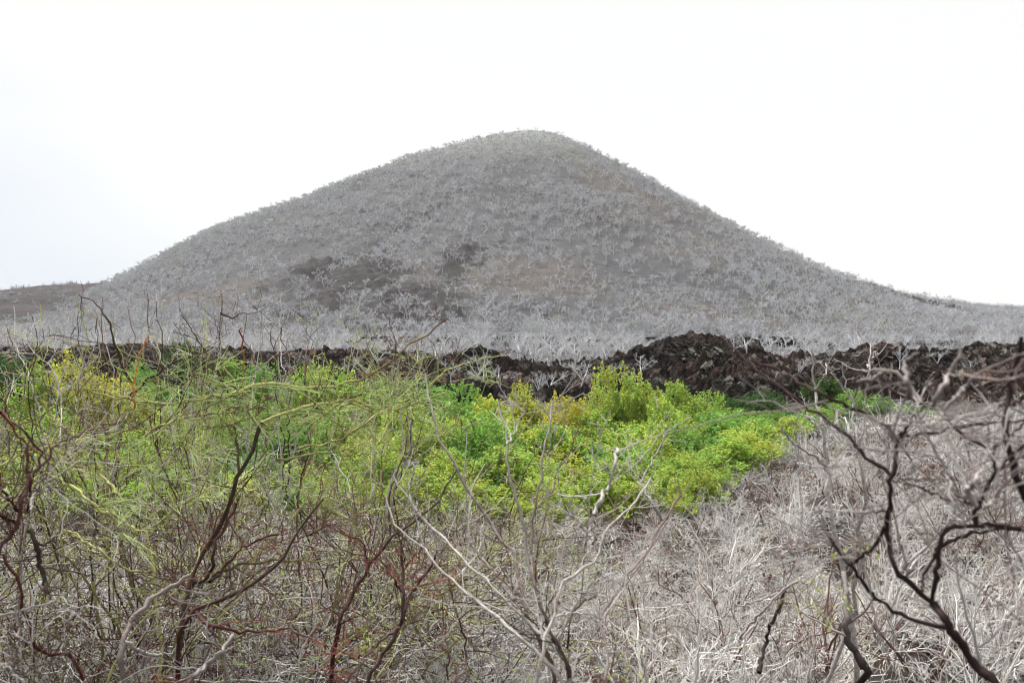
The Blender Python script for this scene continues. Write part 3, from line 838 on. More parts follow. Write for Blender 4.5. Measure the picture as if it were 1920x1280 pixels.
# ------------------------------------------------------------------ leafless shrubs of the slope
SP = []
for s in range(7):
    r = np.random.default_rng(700 + s)
    pal = [np.array([.60, .585, .565]), np.array([.47, .42, .39]), np.array([.13, .07, .055])][s % 3]
    nb = r.integers(4, 8); q = r.uniform(0, 6.28, nb)
    P = walk(np.zeros((nb, 3)), np.stack([np.cos(q) * .6, np.sin(q) * .6, np.ones(nb)], 1), r.uniform(.75, 1.2, nb), 10, .34, .02, r)
    R = radii(np.full(nb, .013), np.full(nb, .004), 10)
    P2, R2 = spawn(P, R, 7, .2, 1, (35, 80), (.25, .55), 7, .42, .02, (.4, .65), .0028, r)
    P3, R3 = spawn(P2, R2, 5, .15, 1, (35, 85), (.25, .6), 5, .45, .0, (.5, .75), .0020, r)
    a = Tubes().add(P, R, pal).build('stems', M_TWIG, sides=5); b_ = Tubes().add(P2, R2, pal * 1.05).add(P3, R3, pal * 1.12).build('twigs', M_TWIG, sides=3)
    SP.append((a.data, b_.data)); bpy.data.objects.remove(a); bpy.data.objects.remove(b_)
def shrub(px, d, h, v, label, group, off=0):
    x = (px - 960) / F * d
    o = empty('leafless_shrub', (x, d, float(near_z(np.array([x]), np.array([float(d)]))[0]) - .05))
    o.scale = (h * rng.uniform(.85, 1.2),) * 2 + (h,); o.rotation_euler = (rng.normal() * .1, rng.normal() * .1, rng.uniform(0, 6.28))
    tag(o, label, 'shrub', group)
    for nm, me in zip(('stems', 'twigs'), SP[v]): link(bpy.data.objects.new(nm, me), o)
kinds = ['pale grey', 'pinkish brown', 'dark reddish']
for i in range(66):        # along the lower edge of the thicket and up the right-hand slope
    d = rng.uniform(11, 27); px = rng.uniform(1340 + max(0, d - 18) * 25, 1990)
    v = int(rng.integers(7)); shrub(px, d, rng.uniform(.8, 1.35), v, f'{kinds[v % 3]} leafless shrub on the dry slope', f'{kinds[v % 3]} shrubs on the dry slope')
for i in range(46):
    px = rng.uniform(520, 1400); d = rng.uniform(9, 19)
    v = int(rng.integers(7)); shrub(px, d, rng.uniform(.65, .95), v, f'{kinds[v % 3]} leafless shrub at the thicket edge', f'{kinds[v % 3]} shrubs at the thicket edge')
for i in range(62):
    px = rng.uniform(900, 1950); d = rng.uniform(4.2, 9)
    v = int(rng.integers(7)); shrub(px, d, rng.uniform(.6, .95), v, f'{kinds[v % 3]} leafless shrub among the near grey brush at right', f'{kinds[v % 3]} shrubs in the near brush')
for i in range(34):
    px = rng.uniform(-60, 900); d = rng.uniform(3.2, 8)
    v = int(rng.integers(7)); shrub(px, d, rng.uniform(.6, .95), v, f'{kinds[v % 3]} leafless shrub among the near grey brush at left', f'{kinds[v % 3]} shrubs in the left near brush')

ORD = ('first second third fourth fifth sixth seventh eighth ninth tenth eleventh twelfth thirteenth fourteenth fifteenth sixteenth seventeenth eighteenth nineteenth twentieth '
       'twenty-first twenty-second twenty-third twenty-fourth twenty-fifth twenty-sixth twenty-seventh twenty-eighth twenty-ninth thirtieth '
       'thirty-first thirty-second thirty-third thirty-fourth thirty-fifth thirty-sixth').split()
_sets = {}
for o in bpy.data.objects:
    if o.get('category') in ('shrub', 'bush') and o.get('group'): _sets.setdefault(o['label'], []).append(o)
for lab, os_ in _sets.items():
    if 1 < len(os_) <= len(ORD):
        for i, o in enumerate(sorted(os_, key=lambda o: o.location.x / o.location.y)):
            o['label'] = f'{ORD[i]} from the left: ' + lab

# ------------------------------------------------------------------ thorny green barked shrubs (left)
GBARK = np.array([.42, .43, .16]); DBARK = np.array([.030, .026, .015]); RBARK = np.array([.070, .018, .013]); OR = np.array([.55, .16, .05]); WB = np.array([.46, .43, .41]); BR = np.array([.10, .06, .05])
def Z(ox, oy, pts, s=3.0): return [(ox + a / s, oy + b / s) for a, b in pts]
def trace(pts, d0, d1, w0, w1, k=18, wob=.02):
    """branch through points seen in the photograph, at its own distance: widths in photo pixels"""
    pts = np.array(pts, float); n = len(pts)
    s = np.r_[0, np.cumsum(np.hypot(*np.diff(pts, axis=0).T))]; s /= s[-1]
    dd = d0 + (d1 - d0) * s + np.interp(s, np.linspace(0, 1, 5), np.r_[0, rng.normal(size=3) * wob * d0, 0])
    P = resample(np.array([world(a, b_, q) for (a, b_), q in zip(pts, dd)]), k)
    P[1:-1] += rng.normal(size=(k - 2, 3)) * 2.0 / F * d0
    w = np.linspace(w0, w1, k) / 2 / F * np.linspace(d0, d1, k) * np.clip(1 + .13 * rng.normal(size=k), .75, 1.4)
    return P[None], w[None]
def grad(c0, c1, k): t_ = np.linspace(0, 1, k)[None, :, None]; return np.asarray(c0) * (1 - t_) + np.asarray(c1) * t_

def thorny(label, base, size, seed, nst=6, dense=1.0, red=.3, leafy=1.0, spread=.75):
    r = np.random.default_rng(seed)
    o = empty('thorny_shrub', base); tag(o, label, 'shrub', 'thorny green barked shrubs')
    q = r.uniform(0, 6.28, nst) + np.arange(nst)
    P = walk(np.zeros((nst, 3)), np.stack([np.cos(q) * spread, np.sin(q) * spread, np.ones(nst)], 1), r.uniform(.75, 1.1, nst) * size, 12, .3, .0, r)
    R = radii(np.full(nst, .011), np.full(nst, .0035), 12)
    for i in range(nst):
        Tubes().add(P[i:i + 1], R[i:i + 1], grad(BR * .6, GBARK * .8, 12)).build('stem', M_BARK, o, sides=6)
    m2 = int(9 * dense)
    P2, R2 = spawn(P, R, m2, .15, 1, (30, 75), (.3, .6), 9, .38, -.01, (.5, .7), .0022, r)
    def cut(P, R, a=530, b=690):
        q_ = P + np.array(base); e_ = (640 - (q_[..., 2] - EZ) / q_[..., 1] * F).min(1)
        k_ = e_ > r.uniform(a, b, len(P)); return P[k_], R[k_]
    P2, R2 = cut(P2, R2)
    P3, R3 = spawn(P2, R2, 7, .1, 1, (30, 75), (.3, .6), 6, .42, .0, (.5, .75), .0018, r)
    P3, R3 = cut(P3, R3, 525, 640)
    P4, R4 = spawn(P3, R3, 4, .1, 1, (30, 80), (.25, .6), 4, .4, .0, (.6, .8), .0014, r)
    def cc(n, Pz=None):
        c = np.where(r.random((n, 1)) < red, np.array([[.09, .035, .028]]), np.where(r.random((n, 1)) < .45, np.array([[.24, .22, .17]]), GBARK[None]))
        c = c * r.uniform(.6, 1.15, (n, 1))
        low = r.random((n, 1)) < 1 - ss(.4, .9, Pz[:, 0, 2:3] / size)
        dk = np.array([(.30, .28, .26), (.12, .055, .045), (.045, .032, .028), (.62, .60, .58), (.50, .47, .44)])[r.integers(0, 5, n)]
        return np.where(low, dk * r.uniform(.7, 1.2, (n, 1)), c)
    Tubes().add(P2, R2, cc(len(P2), P2)).add(P3, R3, cc(len(P3), P3)).add(P4, R4, cc(len(P4), P4) * 1.1).build('twigs', M_TWIG, o, sides=4)
    if leafy > 0:
        streamers(P3, r, int(len(P3) * 1.0 * leafy), o)
    return o
def streamers(Pp, r, n, parent, ln=(.08, .2)):
    n = n // 4
    ok = np.where((Pp[:, 0, 2] < np.quantile(Pp[:, 0, 2], .75)) & (Pp[:, 0, 2] > np.quantile(Pp[:, 0, 2], .3)))[0]
    i = ok[r.integers(0, len(ok), n // 4)]; st = Pp[i, r.integers(1, Pp.shape[1], len(i))]
    st = np.repeat(st, 4, axis=0); base = np.repeat(rdir(len(i), r) + np.array([0, 0, .15]), 4, axis=0)
    S = walk(st, base + r.normal(size=st.shape) * .35, r.uniform(ln[0], ln[1], len(st)), 6, .08, -.05, r)
    g = np.array([[.42, .54, .20]]) * r.uniform(.7, 1.3, (len(S), 1)) * np.array([[1, 1, 1]])
    Tubes().add(S, radii(np.full(len(S), .0013), np.full(len(S), .0007), 6), g).build('leaf_streamers', M_TWIG, parent, sides=3)

def gz(x, y): return float(near_z(np.array([float(x)]), np.array([float(y)]))[0])
for lab, px, d, size, seed, nst, dn, red, lf in [
  ('thorny shrub with grey twigs reaching over the lava at far left', 60, 4.3, 1.95, 801, 6, 1.0, .45, .5),
  ('thorny green shrub second from the left with drooping leaf streamers', 230, 5.0, 2.15, 802, 7, 1.0, .3, 1.4),
  ('thorny shrub with dark fine twigs against the hill foot', 400, 4.6, 2.1, 803, 7, 1.0, .45, .9),
  ('spreading green barked shrub behind the big fork', 560, 5.4, 2.05, 804, 7, 1.1, .2, 1.6),
  ('low green barked shrub between the big fork and the red stem', 700, 6.0, 1.9, 805, 7, 1.1, .15, 1.8),
  ('green twiggy shrub right of the fork, below the green bushes', 820, 7.0, 1.7, 806, 7, 1.0, .1, 2.0),
  ('fine twigged olive shrub between the yellow sweeping branch and the fork', 120, 3.9, 1.6, 811, 8, 1.1, .35, .9),
  ('dense green twigged shrub right behind the dark red lower stem', 480, 4.0, 1.5, 812, 8, 1.2, .3, .9),
  ('tangled green twigged shrub below the long horizontal branches', 640, 4.6, 1.6, 813, 8, 1.2, .15, 1.2),
  ('sprawling pale green twigged shrub beside the pale stemmed one', 790, 5.4, 1.4, 814, 8, 1.2, .1, 1.5),
  ('small green twigged shrub in front of the yellow bush', 930, 8.5, 1.2, 815, 7, 1.0, .1, 1.5),
  ('fine twigged olive shrub behind the drooping streamers', 330, 6.5, 2.2, 816, 8, 1.1, .2, 1.5),
  ('thorny shrub low at the left edge with reddish twigs', -40, 3.3, 1.5, 807, 6, .9, .7, .3),
  ('reddish thorny shrub low in the left corner', 170, 3.2, 1.15, 808, 6, .9, .85, 0),
  ('olive thorny shrub lowest in front of the streamers', 330, 4.0, 1.4, 809, 6, 1.0, .5, .8)]:
    x = (px - 960) / F * d
    thorny(lab, (x, d, gz(x, d) - .05), size, seed, nst, dn, red, lf)

class Hero:
    """a shrub whose main branches follow those in the photograph"""
    def __init__(s, name, label, foot_px, d, cat='shrub'):
        x = (foot_px - 960) / F * d
        s.d = d; s.base = np.array([x, d, gz(x, d) - .05])
        s.o = empty(name, tuple(s.base)); tag(s.o, label, cat); s.P = []; s.R = []; s.C = []
    def br(s, pts, w0, w1, c0, c1=None, d0=None, d1=None, foot=False, k=18, tw=True):
        d0 = d0 or s.d; d1 = d1 or s.d
        P, R = trace(pts, d0, d1, w0, w1, k)
        C = grad(c0, c0 if c1 is None else c1, k)
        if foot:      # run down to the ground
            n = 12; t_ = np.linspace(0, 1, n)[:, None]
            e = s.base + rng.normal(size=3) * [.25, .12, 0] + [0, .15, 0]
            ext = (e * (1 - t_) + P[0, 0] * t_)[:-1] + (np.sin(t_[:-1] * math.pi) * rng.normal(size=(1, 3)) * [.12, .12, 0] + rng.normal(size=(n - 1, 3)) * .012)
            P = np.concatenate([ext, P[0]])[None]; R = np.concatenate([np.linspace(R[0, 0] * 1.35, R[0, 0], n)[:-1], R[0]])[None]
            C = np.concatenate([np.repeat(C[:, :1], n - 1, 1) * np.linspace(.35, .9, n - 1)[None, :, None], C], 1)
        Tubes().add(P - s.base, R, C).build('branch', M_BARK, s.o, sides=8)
        if not tw: return s
        i = np.arange(P.shape[1]); q = np.linspace(0, P.shape[1] - 1, 18)
        s.P.append(np.stack([np.interp(q, i, P[0, :, a]) for a in range(3)], 1)); s.R.append(np.interp(q, i, R[0])); s.C.append(np.stack([np.interp(q, i, C[0, :, a]) for a in range(3)], 1)[12])
        return s
    def twig(s, m=6, m2=3, ln=(.12, .3), col=None, kink=.38, leafy=0, up=.0, rmin=.0011, mixc=None, t0=.2, r3=2, top=(535, 640)):
        P = np.array(s.P) - s.base; R = np.array(s.R)
        C = np.array(s.C) if col is None else np.tile(col, (len(P), 1))
        T = Tubes()
        P2, R2 = spawn(P, R, m, t0, 1, (30, 75), ln, 8, kink, up, (.22, .45), rmin, absl=True)
        C_ = np.repeat(C, m, axis=0)
        q_ = P2 + s.base; hi_ = (640 - (q_[..., 2] - EZ) / q_[..., 1] * F).min(1)
        ok = hi_ > rng.uniform(top[0], top[1], len(P2)); P2, R2, C_ = P2[ok], R2[ok], C_[ok]
        C2 = C_ * rng.uniform(.8, 1.25, (len(P2), 1))
        if mixc is not None: C2 = np.where(rng.random((len(C2), 1)) < .4, np.asarray(mixc)[None] * rng.uniform(.7, 1.2, (len(C2), 1)), C2)
        T.add(P2, R2, C2)
        P3, R3 = spawn(P2, R2, m2, .15, 1, (30, 75), (.3, .65), 5, kink, up, (.5, .75), rmin * .8)
        C3 = np.repeat(C2, m2, axis=0)
        T.add(P3, R3, C3)
        if r3:
            P4, R4 = spawn(P3, R3, r3, .15, 1, (30, 80), (.3, .7), 4, kink, up, (.6, .8), rmin * .65)
            T.add(P4, R4, np.repeat(C3, r3, axis=0))
        T.build('twigs', M_TWIG, s.o, sides=4)
        if leafy: streamers(P3, rng, leafy, s.o)
        return s
    def leaflets(s, spots, n=26, size=.006, spread=.03):
        p = np.concatenate([world(a, b_, q)[None] + rng.normal(size=(n, 3)) * [spread, spread, spread * .5] for a, b_, q in spots]) - s.base
        f_ = leaves_mesh('leaves', p, rdir(len(p)) + [0, 0, .8], rng.uniform(.6, 1.2, len(p)) * size, np.ones((len(p), 3)) * rng.uniform(.7, 1.2, (len(p), 1)), M_LEAF, s.o, aspect=.4)
        f_.color = (.42, .52, .08, 1)
        return s

# big forked shrub left of centre
h = Hero('forked_shrub', 'big forked shrub with yellow green upper branches and dark red lower stem', 335, 2.7)
h.br([(333, 1280), (333, 1193), (350, 1110), (367, 1060), (400, 1003), (427, 953), (440, 913), (447, 890), (467, 857), (477, 823), (490, 793)], 9.0, 7.4, RBARK * .7, DBARK * 1.4, 2.5, 2.95, True)
h.br([(490, 793), (510, 783), (560, 765), (600, 757), (640, 753), (668, 752), (700, 763), (745, 770), (790, 750), (840, 735)], 6.6, 2.5, GBARK, GBARK, 2.95, 3.2)
h.br([(490, 793), (470, 783), (460, 760), (447, 733), (437, 707), (423, 693), (397, 677), (370, 668)], 5.7, 2.5, GBARK * .7, GBARK * .6, 2.95, 3.0)
h.br([(447, 733), (413, 743), (367, 747), (333, 755), (283, 755), (240, 747), (213, 747), (173, 733), (146, 713)], 6.6, 2.5, GBARK, GBARK * .9, 2.96, 2.8)
h.br([(450, 890), (445, 850), (440, 800), (433, 773), (413, 745)], 5.7, 4.1, DBARK, GBARK * .8, 2.85, 2.96)
h.br([(450, 735), (473, 725), (507, 719), (533, 720), (567, 727), (600, 729), (640, 723), (675, 714), (710, 695), (745, 665), (770, 650), (800, 630), (835, 600)], 6.6, 2.5, GBARK, RBARK * 1.3, 2.96, 3.15)
h.br([(247, 717), (230, 687), (217, 647), (207, 613), (197, 587), (180, 567), (147, 552)], 4.9, 2.0, DBARK * 1.5, BR, 2.85, 2.9)
h.br([(240, 747), (262, 725), (290, 705), (310, 690), (335, 676), (370, 665), (400, 650)], 4.9, 2.0, DBARK * 1.3, DBARK * 1.6, 2.86, 2.95)
h.br([(640, 753), (680, 735), (700, 710), (705, 690)], 3.3, 1.6, DBARK * 2, GBARK, 3.02, 3.05)
h.br([(710, 830), (730, 795), (750, 755), (790, 740), (815, 715), (830, 695), (870, 680), (925, 668), (940, 666)], 4.9, 1.6, GBARK, GBARK * 1.1, 3.1, 3.3)
h.br([(560, 840), (610, 830), (650, 820), (690, 790), (715, 770), (740, 762)], 4.1, 3.3, GBARK * .7, GBARK, 3.0, 3.1)
h.br([(413, 587), (430, 597), (455, 585), (480, 586), (505, 573), (535, 552)], 3.5, 2, DBARK * 1.5, WB, 3.0, 3.0)
h.br([(340, 590), (372, 640), (400, 680), (430, 745)], 2.5, 3.5, BR, DBARK * 1.5, 3.1, 3.0)
h.br([(520, 860), (560, 855), (600, 848), (660, 838), (700, 822)], 4.1, 2.5, GBARK * .5, GBARK, 2.9, 3.2)
h.br([(490, 793), (530, 785), (580, 787), (620, 790), (650, 782)], 3.3, 1.6, GBARK, GBARK, 2.95, 3.1)
h.br([(335, 757), (355, 780), (378, 803), (420, 800), (445, 808)], 3.3, 2.5, GBARK, GBARK, 2.85, 2.9)
h.br([(268, 820), (290, 800), (340, 785), (400, 783), (440, 770)], 3.3, 2.5, GBARK, GBARK, 2.7, 2.9)
h.br([(252, 765), (250, 747), (252, 715), (256, 690), (262, 668), (268, 650), (276, 636), (279, 628)], 3.5, 2.5, OR, OR * .8, 2.84, 2.95, tw=False)
h.br([(462, 760), (455, 695), (456, 665), (455, 640), (452, 615)], 2.5, 3.3, (.40, .36, .05), (.24, .02, .02), 2.96, 3.0, tw=False)
h.twig(9, 4, (.10, .27), leafy=1500, mixc=(.09, .03, .025))

FINE = [('fine upright grey twigs at the far left in front of the dark ridge', 60, 3.6, (-30, 150), WB), ('fine dark zigzag twigs rising over the lava left of the orange shoot', 200, 4.0, (130, 300), DBARK * 2),
        ('fine mixed twigs rising over the hill foot between the orange and red shoots', 370, 4.2, (270, 470), BR), ('fine pale twigs rising right of the red tipped shoot', 540, 4.6, (450, 640), WB * .8),
        ('fine reddish twigs standing before the lava right of the fork', 700, 5.0, (620, 800), BR * 1.4)]
for lab, fp, d, (xa, xb), c in FINE:
    h = Hero('fine_twigged_shrub', lab, fp, d)
    for j in range(11):
        xt = rng.uniform(xa, xb); yt = rng.uniform(545, 640) if xb < 700 else rng.uniform(610, 690)
        xm = xt + rng.normal() * 22; cc_ = [c, WB, WB * .7, DBARK * 1.6, GBARK * .8, BR * 2][rng.integers(6)]
        pts = [(fp + (xm - fp) * .5, 930), (xm + rng.normal() * 10, 840), (xm, 760), (xm + (xt - xm) * .3 + rng.normal() * 9, 700), (xt + rng.normal() * 10, 640 if yt < 630 else yt + 20), (xt, yt)]
        h.br(pts, 2.9, 1.3, cc_ * 1.1, cc_ * 1.4, d + rng.uniform(-.3, .3), d + rng.uniform(-.4, .4), True, k=22)
    h.twig(10, 3, (.06, .22), mixc=(.34, .32, .30), top=(535, 600), rmin=.0013)
h = Hero('yellow_branch_shrub', 'shrub with a wavy pale yellow branch sweeping across the lower left', 270, 3.4)
h.br(Z(0, 860, [(820, 400), (740, 390), (690, 370), (620, 325), (560, 280), (500, 235), (430, 185), (370, 145), (320, 100), (250, 75)]), 7, 5, GBARK * 1.35, GBARK * 1.3, 3.3, 3.1, True)
h.br(Z(0, 860, [(820, 400), (880, 375), (930, 330), (980, 290), (1060, 250), (1180, 155), (1300, 150), (1450, 170)]), 5, 3, GBARK * .5, GBARK, 3.3, 3.5)
h.br(Z(0, 860, [(220, 320), (330, 380), (450, 455), (560, 510), (610, 560), (700, 620), (840, 660), (980, 690)]), 5, 4, GBARK, GBARK * .8, 3.0, 3.2)
h.br(Z(0, 860, [(560, 90), (620, 150), (700, 250), (780, 330)]), 6, 5, GBARK, BR, 3.6, 3.5)
h.br(Z(0, 480, [(240, 820), (290, 900), (340, 950), (400, 1010)]), 6, 5, GBARK * 1.2, GBARK * 1.2, 3.5, 3.5)
h.br(Z(0, 480, [(0, 1180), (90, 1130), (230, 1080), (420, 1050), (520, 960), (640, 935), (720, 925)]), 5, 3, GBARK, BR * 1.5, 3.2, 3.4)
h.twig(8, 4, (.12, .35), leafy=900, mixc=(.33, .30, .25))

h = Hero('grey_limbed_shrub', 'shrub with a thick smooth grey limb bending up from the bottom left', 228, 2.3)
h.br(Z(0, 860, [(680, 1140), (700, 1000), (740, 900), (790, 840), (850, 785), (930, 735), (1000, 700), (1070, 655)]), 11, 7, (.20, .165, .155), (.26, .22, .21), 2.25, 2.45, True)
h.br(Z(0, 860, [(1000, 1240), (1000, 1080), (1020, 960), (1060, 900), (1100, 850), (1240, 795), (1350, 745), (1440, 690), (1530, 620), (1620, 530), (1655, 440), (1740, 310), (1820, 225)]), 9, 4, RBARK * .8, DBARK * 1.5, 2.4, 2.7, True)
h.br(Z(0, 860, [(1100, 860), (1150, 920), (1230, 945), (1350, 970), (1500, 955), (1620, 960), (1720, 985), (1780, 1020)]), 7, 4, RBARK, BR, 2.4, 2.3)
h.br(Z(0, 860, [(1080, 710), (1180, 655), (1200, 530), (1240, 430), (1290, 330), (1330, 250)]), 7, 5, DBARK, RBARK * .7, 2.6, 2.7)
h.br(Z(0, 860, [(1180, 690), (1290, 620), (1350, 585), (1440, 580), (1600, 570), (1900, 570)]), 7, 3, DBARK, GBARK * .7, 2.6, 2.9)
h.br(Z(0, 860, [(1200, 660), (1300, 560), (1380, 485), (1440, 460), (1520, 430), (1570, 425)]), 5, 3, RBARK * .7, RBARK, 2.6, 2.8)
h.br(Z(0, 860, [(700, 1030), (760, 1070), (830, 1100), (910, 1105)]), 8, 6, WB * .8, WB * .55, 2.2, 2.25)
h.br(Z(0, 860, [(1650, 470), (1720, 430), (1780, 400), (1860, 360), (1900, 320)]), 4, 2, BR, BR, 2.6, 2.7)
h.br(Z(0, 860, [(1310, 990), (1240, 1090), (1160, 1160), (1100, 1220), (1060, 1260)]), 8, 9, WB * .6, WB * .5, 2.2, 2.1)
h.twig(7, 3, (.10, .3), mixc=(.20, .07, .05))
h.leaflets([(720, 1215, 2.5), (708, 1140, 2.7), (515, 1085, 2.9)], 20)

h = Hero('dark_red_shrub', 'dark reddish shrub climbing the left edge of the picture', -20, 2.0)
h.br(Z(0, 860, [(0, 510), (50, 430), (100, 370), (110, 300), (125, 230), (150, 150), (160, 80), (155, 20), (150, -60)]), 8, 5, (.10, .05, .045), RBARK, 2.0, 2.1, True)
h.br(Z(0, 860, [(110, 300), (60, 250), (20, 180), (0, 150), (-30, 90)]), 6, 4, RBARK, RBARK, 2.05, 2.0)
h.br(Z(0, 860, [(110, 370), (60, 350), (0, 310)]), 6, 4, RBARK * .6, RBARK, 2.03, 1.95)
h.br(Z(0, 860, [(170, 400), (200, 480), (220, 540), (230, 620), (250, 700), (270, 750)]), 8, 9, (.05, .04, .03), (.05, .04, .03), 2.3, 2.3)
h.br(Z(0, 860, [(150, 400), (240, 500), (300, 450), (360, 380), (420, 300)]), 5, 3, (.06, .05, .04), (.10, .08, .06), 2.3, 2.4)
h.br(Z(0, 860, [(150, 80), (200, 60), (260, 20), (290, -10)]) + Z(0, 480, [(290, 1080), (380, 1030), (470, 990), (510, 955)]), 5, 3, (.10, .07, .06), BR, 2.1, 2.3)
h.br(Z(0, 860, [(165, 290), (190, 200), (230, 120), (265, 85)]), 5, 4, WB, WB, 2.0, 2.1)
h.br(Z(0, 480, [(0, 880), (40, 930), (80, 980), (130, 1040), (210, 1100), (280, 1160), (330, 1210)]), 5, 4, (.28, .03, .03), GBARK * 1.1, 2.0, 2.4)
h.br(Z(0, 860, [(20, 540), (40, 600), (100, 650), (120, 780), (150, 900), (190, 1040), (260, 1110), (370, 1080), (420, 1140), (470, 1240)]), 6, 6, RBARK * .8, RBARK, 2.0, 2.0)
h.br(Z(0, 860, [(0, 880), (120, 850), (230, 820), (310, 790), (380, 750)]), 5, 3, WB * .8, WB, 1.9, 2.0)
h.br(Z(0, 860, [(0, 1140), (60, 1190), (130, 1260)]), 4, 5, WB, WB, 1.8, 1.8)
h.br(Z(0, 860, [(85, 840), (100, 960), (115, 1100), (130, 1250)]), 4, 4, WB, WB, 1.9, 1.9)
h.br([(3, 770), (40, 800), (78, 850), (60, 905), (52, 960)], 4, 5, BR, RBARK, 2.1, 2.1)
h.twig(8, 3, (.08, .25), mixc=(.09, .06, .05))

h = Hero('black_stemmed_shrub', 'dark stemmed shrub at bottom centre left with upright reddish twigs', 690, 2.2)
q = lambda p: Z(640, 860, p)
h.br(q([(150, 1250), (180, 1180), (230, 1110), (290, 1020), (330, 950), (350, 880), (380, 800), (410, 720), (480, 640), (520, 570), (540, 520)]), 8, 4, (.06, .04, .04), RBARK, 2.2, 2.35, True)
h.br(q([(335, 930), (345, 830), (350, 740), (345, 620), (340, 500), (330, 380)]), 7, 3, (.08, .05, .05), (.09, .06, .05), 2.25, 2.3)
h.br(q([(350, 770), (300, 690), (260, 600), (220, 570)]), 4, 2.5, RBARK, RBARK, 2.3, 2.3)
h.br(q([(-10, 930), (20, 870), (50, 790), (90, 700), (150, 600), (230, 510), (290, 430), (350, 385), (430, 340), (480, 290), (540, 250), (570, 190), (620, 110), (650, 60)]), 8, 3, RBARK * .7, (.09, .07, .05), 2.4, 2.6, True)
h.br(q([(140, 640), (140, 560), (135, 480), (90, 440), (40, 440)]), 5, 2.5, RBARK, RBARK, 2.4, 2.5)
h.br(q([(330, 950), (240, 1010), (170, 1070), (90, 1170), (30, 1260)]), 6, 5, BR, BR * .7, 2.2, 2.1)
h.br(q([(0, 915), (60, 890), (110, 880)]), 5, 2, (.07, .05, .05), BR, 2.3, 2.3)
h.br(q([(700, 1240), (705, 1110), (690, 980), (650, 850), (600, 700)]), 4, 2, BR * .7, RBARK, 2.4, 2.6, True)
h.br(q([(600, 1240), (600, 1080), (570, 940), (568, 770)]), 3.5, 2, BR, BR, 2.5, 2.6)
h.twig(7, 3, (.08, .25), mixc=(.22, .07, .05))
h.leaflets([(680, 1215, 2.2), (655, 1240, 2.2)], 22)

# pale many stemmed shrub in the middle
h = Hero('pale_stemmed_shrub', 'tall pale many stemmed bare shrub fanning up from the bottom centre', 1075, 1.9)
h.br(q([(1290, 1240), (1250, 1120), (1200, 1050), (1120, 980), (1050, 920), (920, 800), (820, 690), (760, 640), (690, 550), (640, 510), (570, 430), (520, 400), (470, 340), (440, 320), (400, 270), (380, 220), (330, 150), (290, 90)]), 7.4, 3.3, WB * .8, WB * 1.15, 1.9, 2.3, True, k=26)
h.br(q([(1240, 1250), (1180, 1170), (1120, 1110), (1040, 1030), (960, 970), (880, 880), (820, 840), (760, 790), (700, 750), (640, 690), (580, 640), (520, 560), (480, 510), (400, 460), (350, 410), (300, 370), (260, 290), (250, 200)]), 7.4, 2.5, WB * .9, WB * 1.1, 1.9, 2.3, True, k=26)
h.br(q([(1200, 1240), (1150, 1100), (1080, 960), (1050, 880), (1030, 780), (1000, 690), (985, 600), (970, 530), (900, 460), (860, 400), (820, 340), (780, 280), (740, 210), (700, 160), (650, 70), (620, 20)]) + [(838, 850), (823, 827), (817, 787), (803, 747), (797, 700)], 9, 3, BR * 1.3, WB * .8, 1.95, 2.4, True, k=26)
h.br(q([(1280, 1180), (1240, 1080), (1180, 960), (1130, 830), (1100, 740), (1060, 620), (1040, 480), (1025, 380), (1000, 280), (975, 180), (945, 90), (930, 0)]) + [(951, 833), (952, 800), (937, 777), (936, 750)], 6.6, 3.3, BR * .7, WB * .8, 1.9, 2.3, True, k=26)
h.br([(950, 833), (962, 810), (975, 793), (985, 765), (989, 750)], 4.1, 2.5, WB, WB, 2.2, 2.3)
h.br(q([(1100, 690), (1070, 590), (1060, 500), (1075, 390), (1080, 300), (1105, 190), (1140, 20)]) + [(1018, 860), (1024, 820), (1030, 790), (1036, 750)], 4.9, 2.9, BR * 1.5, WB * .75, 2.1, 2.4, k=20)
h.br(q([(1090, 680), (1110, 480), (1130, 390), (1170, 250), (1200, 130), (1215, 60), (1280, 0)]), 3.3, 2.0, BR, BR * 1.4, 2.1, 2.3)
h.br(q([(1120, 1140), (1150, 1000), (1190, 880), (1210, 780), (1240, 690), (1350, 630), (1440, 560), (1460, 450), (1540, 330), (1640, 260), (1700, 180), (1740, 110)]), 6.6, 3.3, WB, WB, 1.9, 2.2, True, k=22)
h.br(q([(1420, 315), (1455, 240), (1490, 160), (1525, 80), (1545, 0)]) + [(1157, 840)], 8, 5, WB * .95, WB, 1.8, 1.9)
h.br(q([(1370, 500), (1390, 400), (1420, 310)]), 4.1, 4.1, WB * .9, WB * .9, 1.8, 1.8)
h.br(q([(1480, 1240), (1500, 1100), (1480, 990), (1440, 900), (1640, 620), (1700, 540), (1760, 440), (1820, 350), (1880, 240), (1910, 205)]), 4.1, 3.3, WB * .7, BR * 1.8, 2.0, 2.4, k=22)
h.br(q([(1270, 1180), (1275, 1060), (1270, 960), (1300, 870), (1360, 800), (1440, 765)]), 5.7, 2.5, BR, BR * .7, 1.9, 2.1)
h.br(q([(1250, 1130), (1190, 1010), (1150, 900), (1120, 800)]), 4.1, 3.3, DBARK * .6, DBARK * .8, 1.88, 2.0)
h.br(q([(980, 760), (930, 700), (860, 630), (790, 570), (720, 480), (680, 430)]), 3.3, 2.0, BR * 1.4, BR * 1.8, 2.1, 2.3)
h.br(q([(990, 770), (960, 710), (920, 660), (890, 570)]), 3.3, 2.0, (.07, .05, .045), (.09, .06, .055), 2.1, 2.2)
h.br(q([(1110, 670), (1170, 610), (1240, 550)]), 3.5, 2, RBARK * 1.5, WB * .7, 2.1, 2.2)
h.br(q([(1200, 890), (1290, 865), (1400, 870), (1500, 900)]), 4.1, 2.5, WB, WB, 1.9, 2.0)
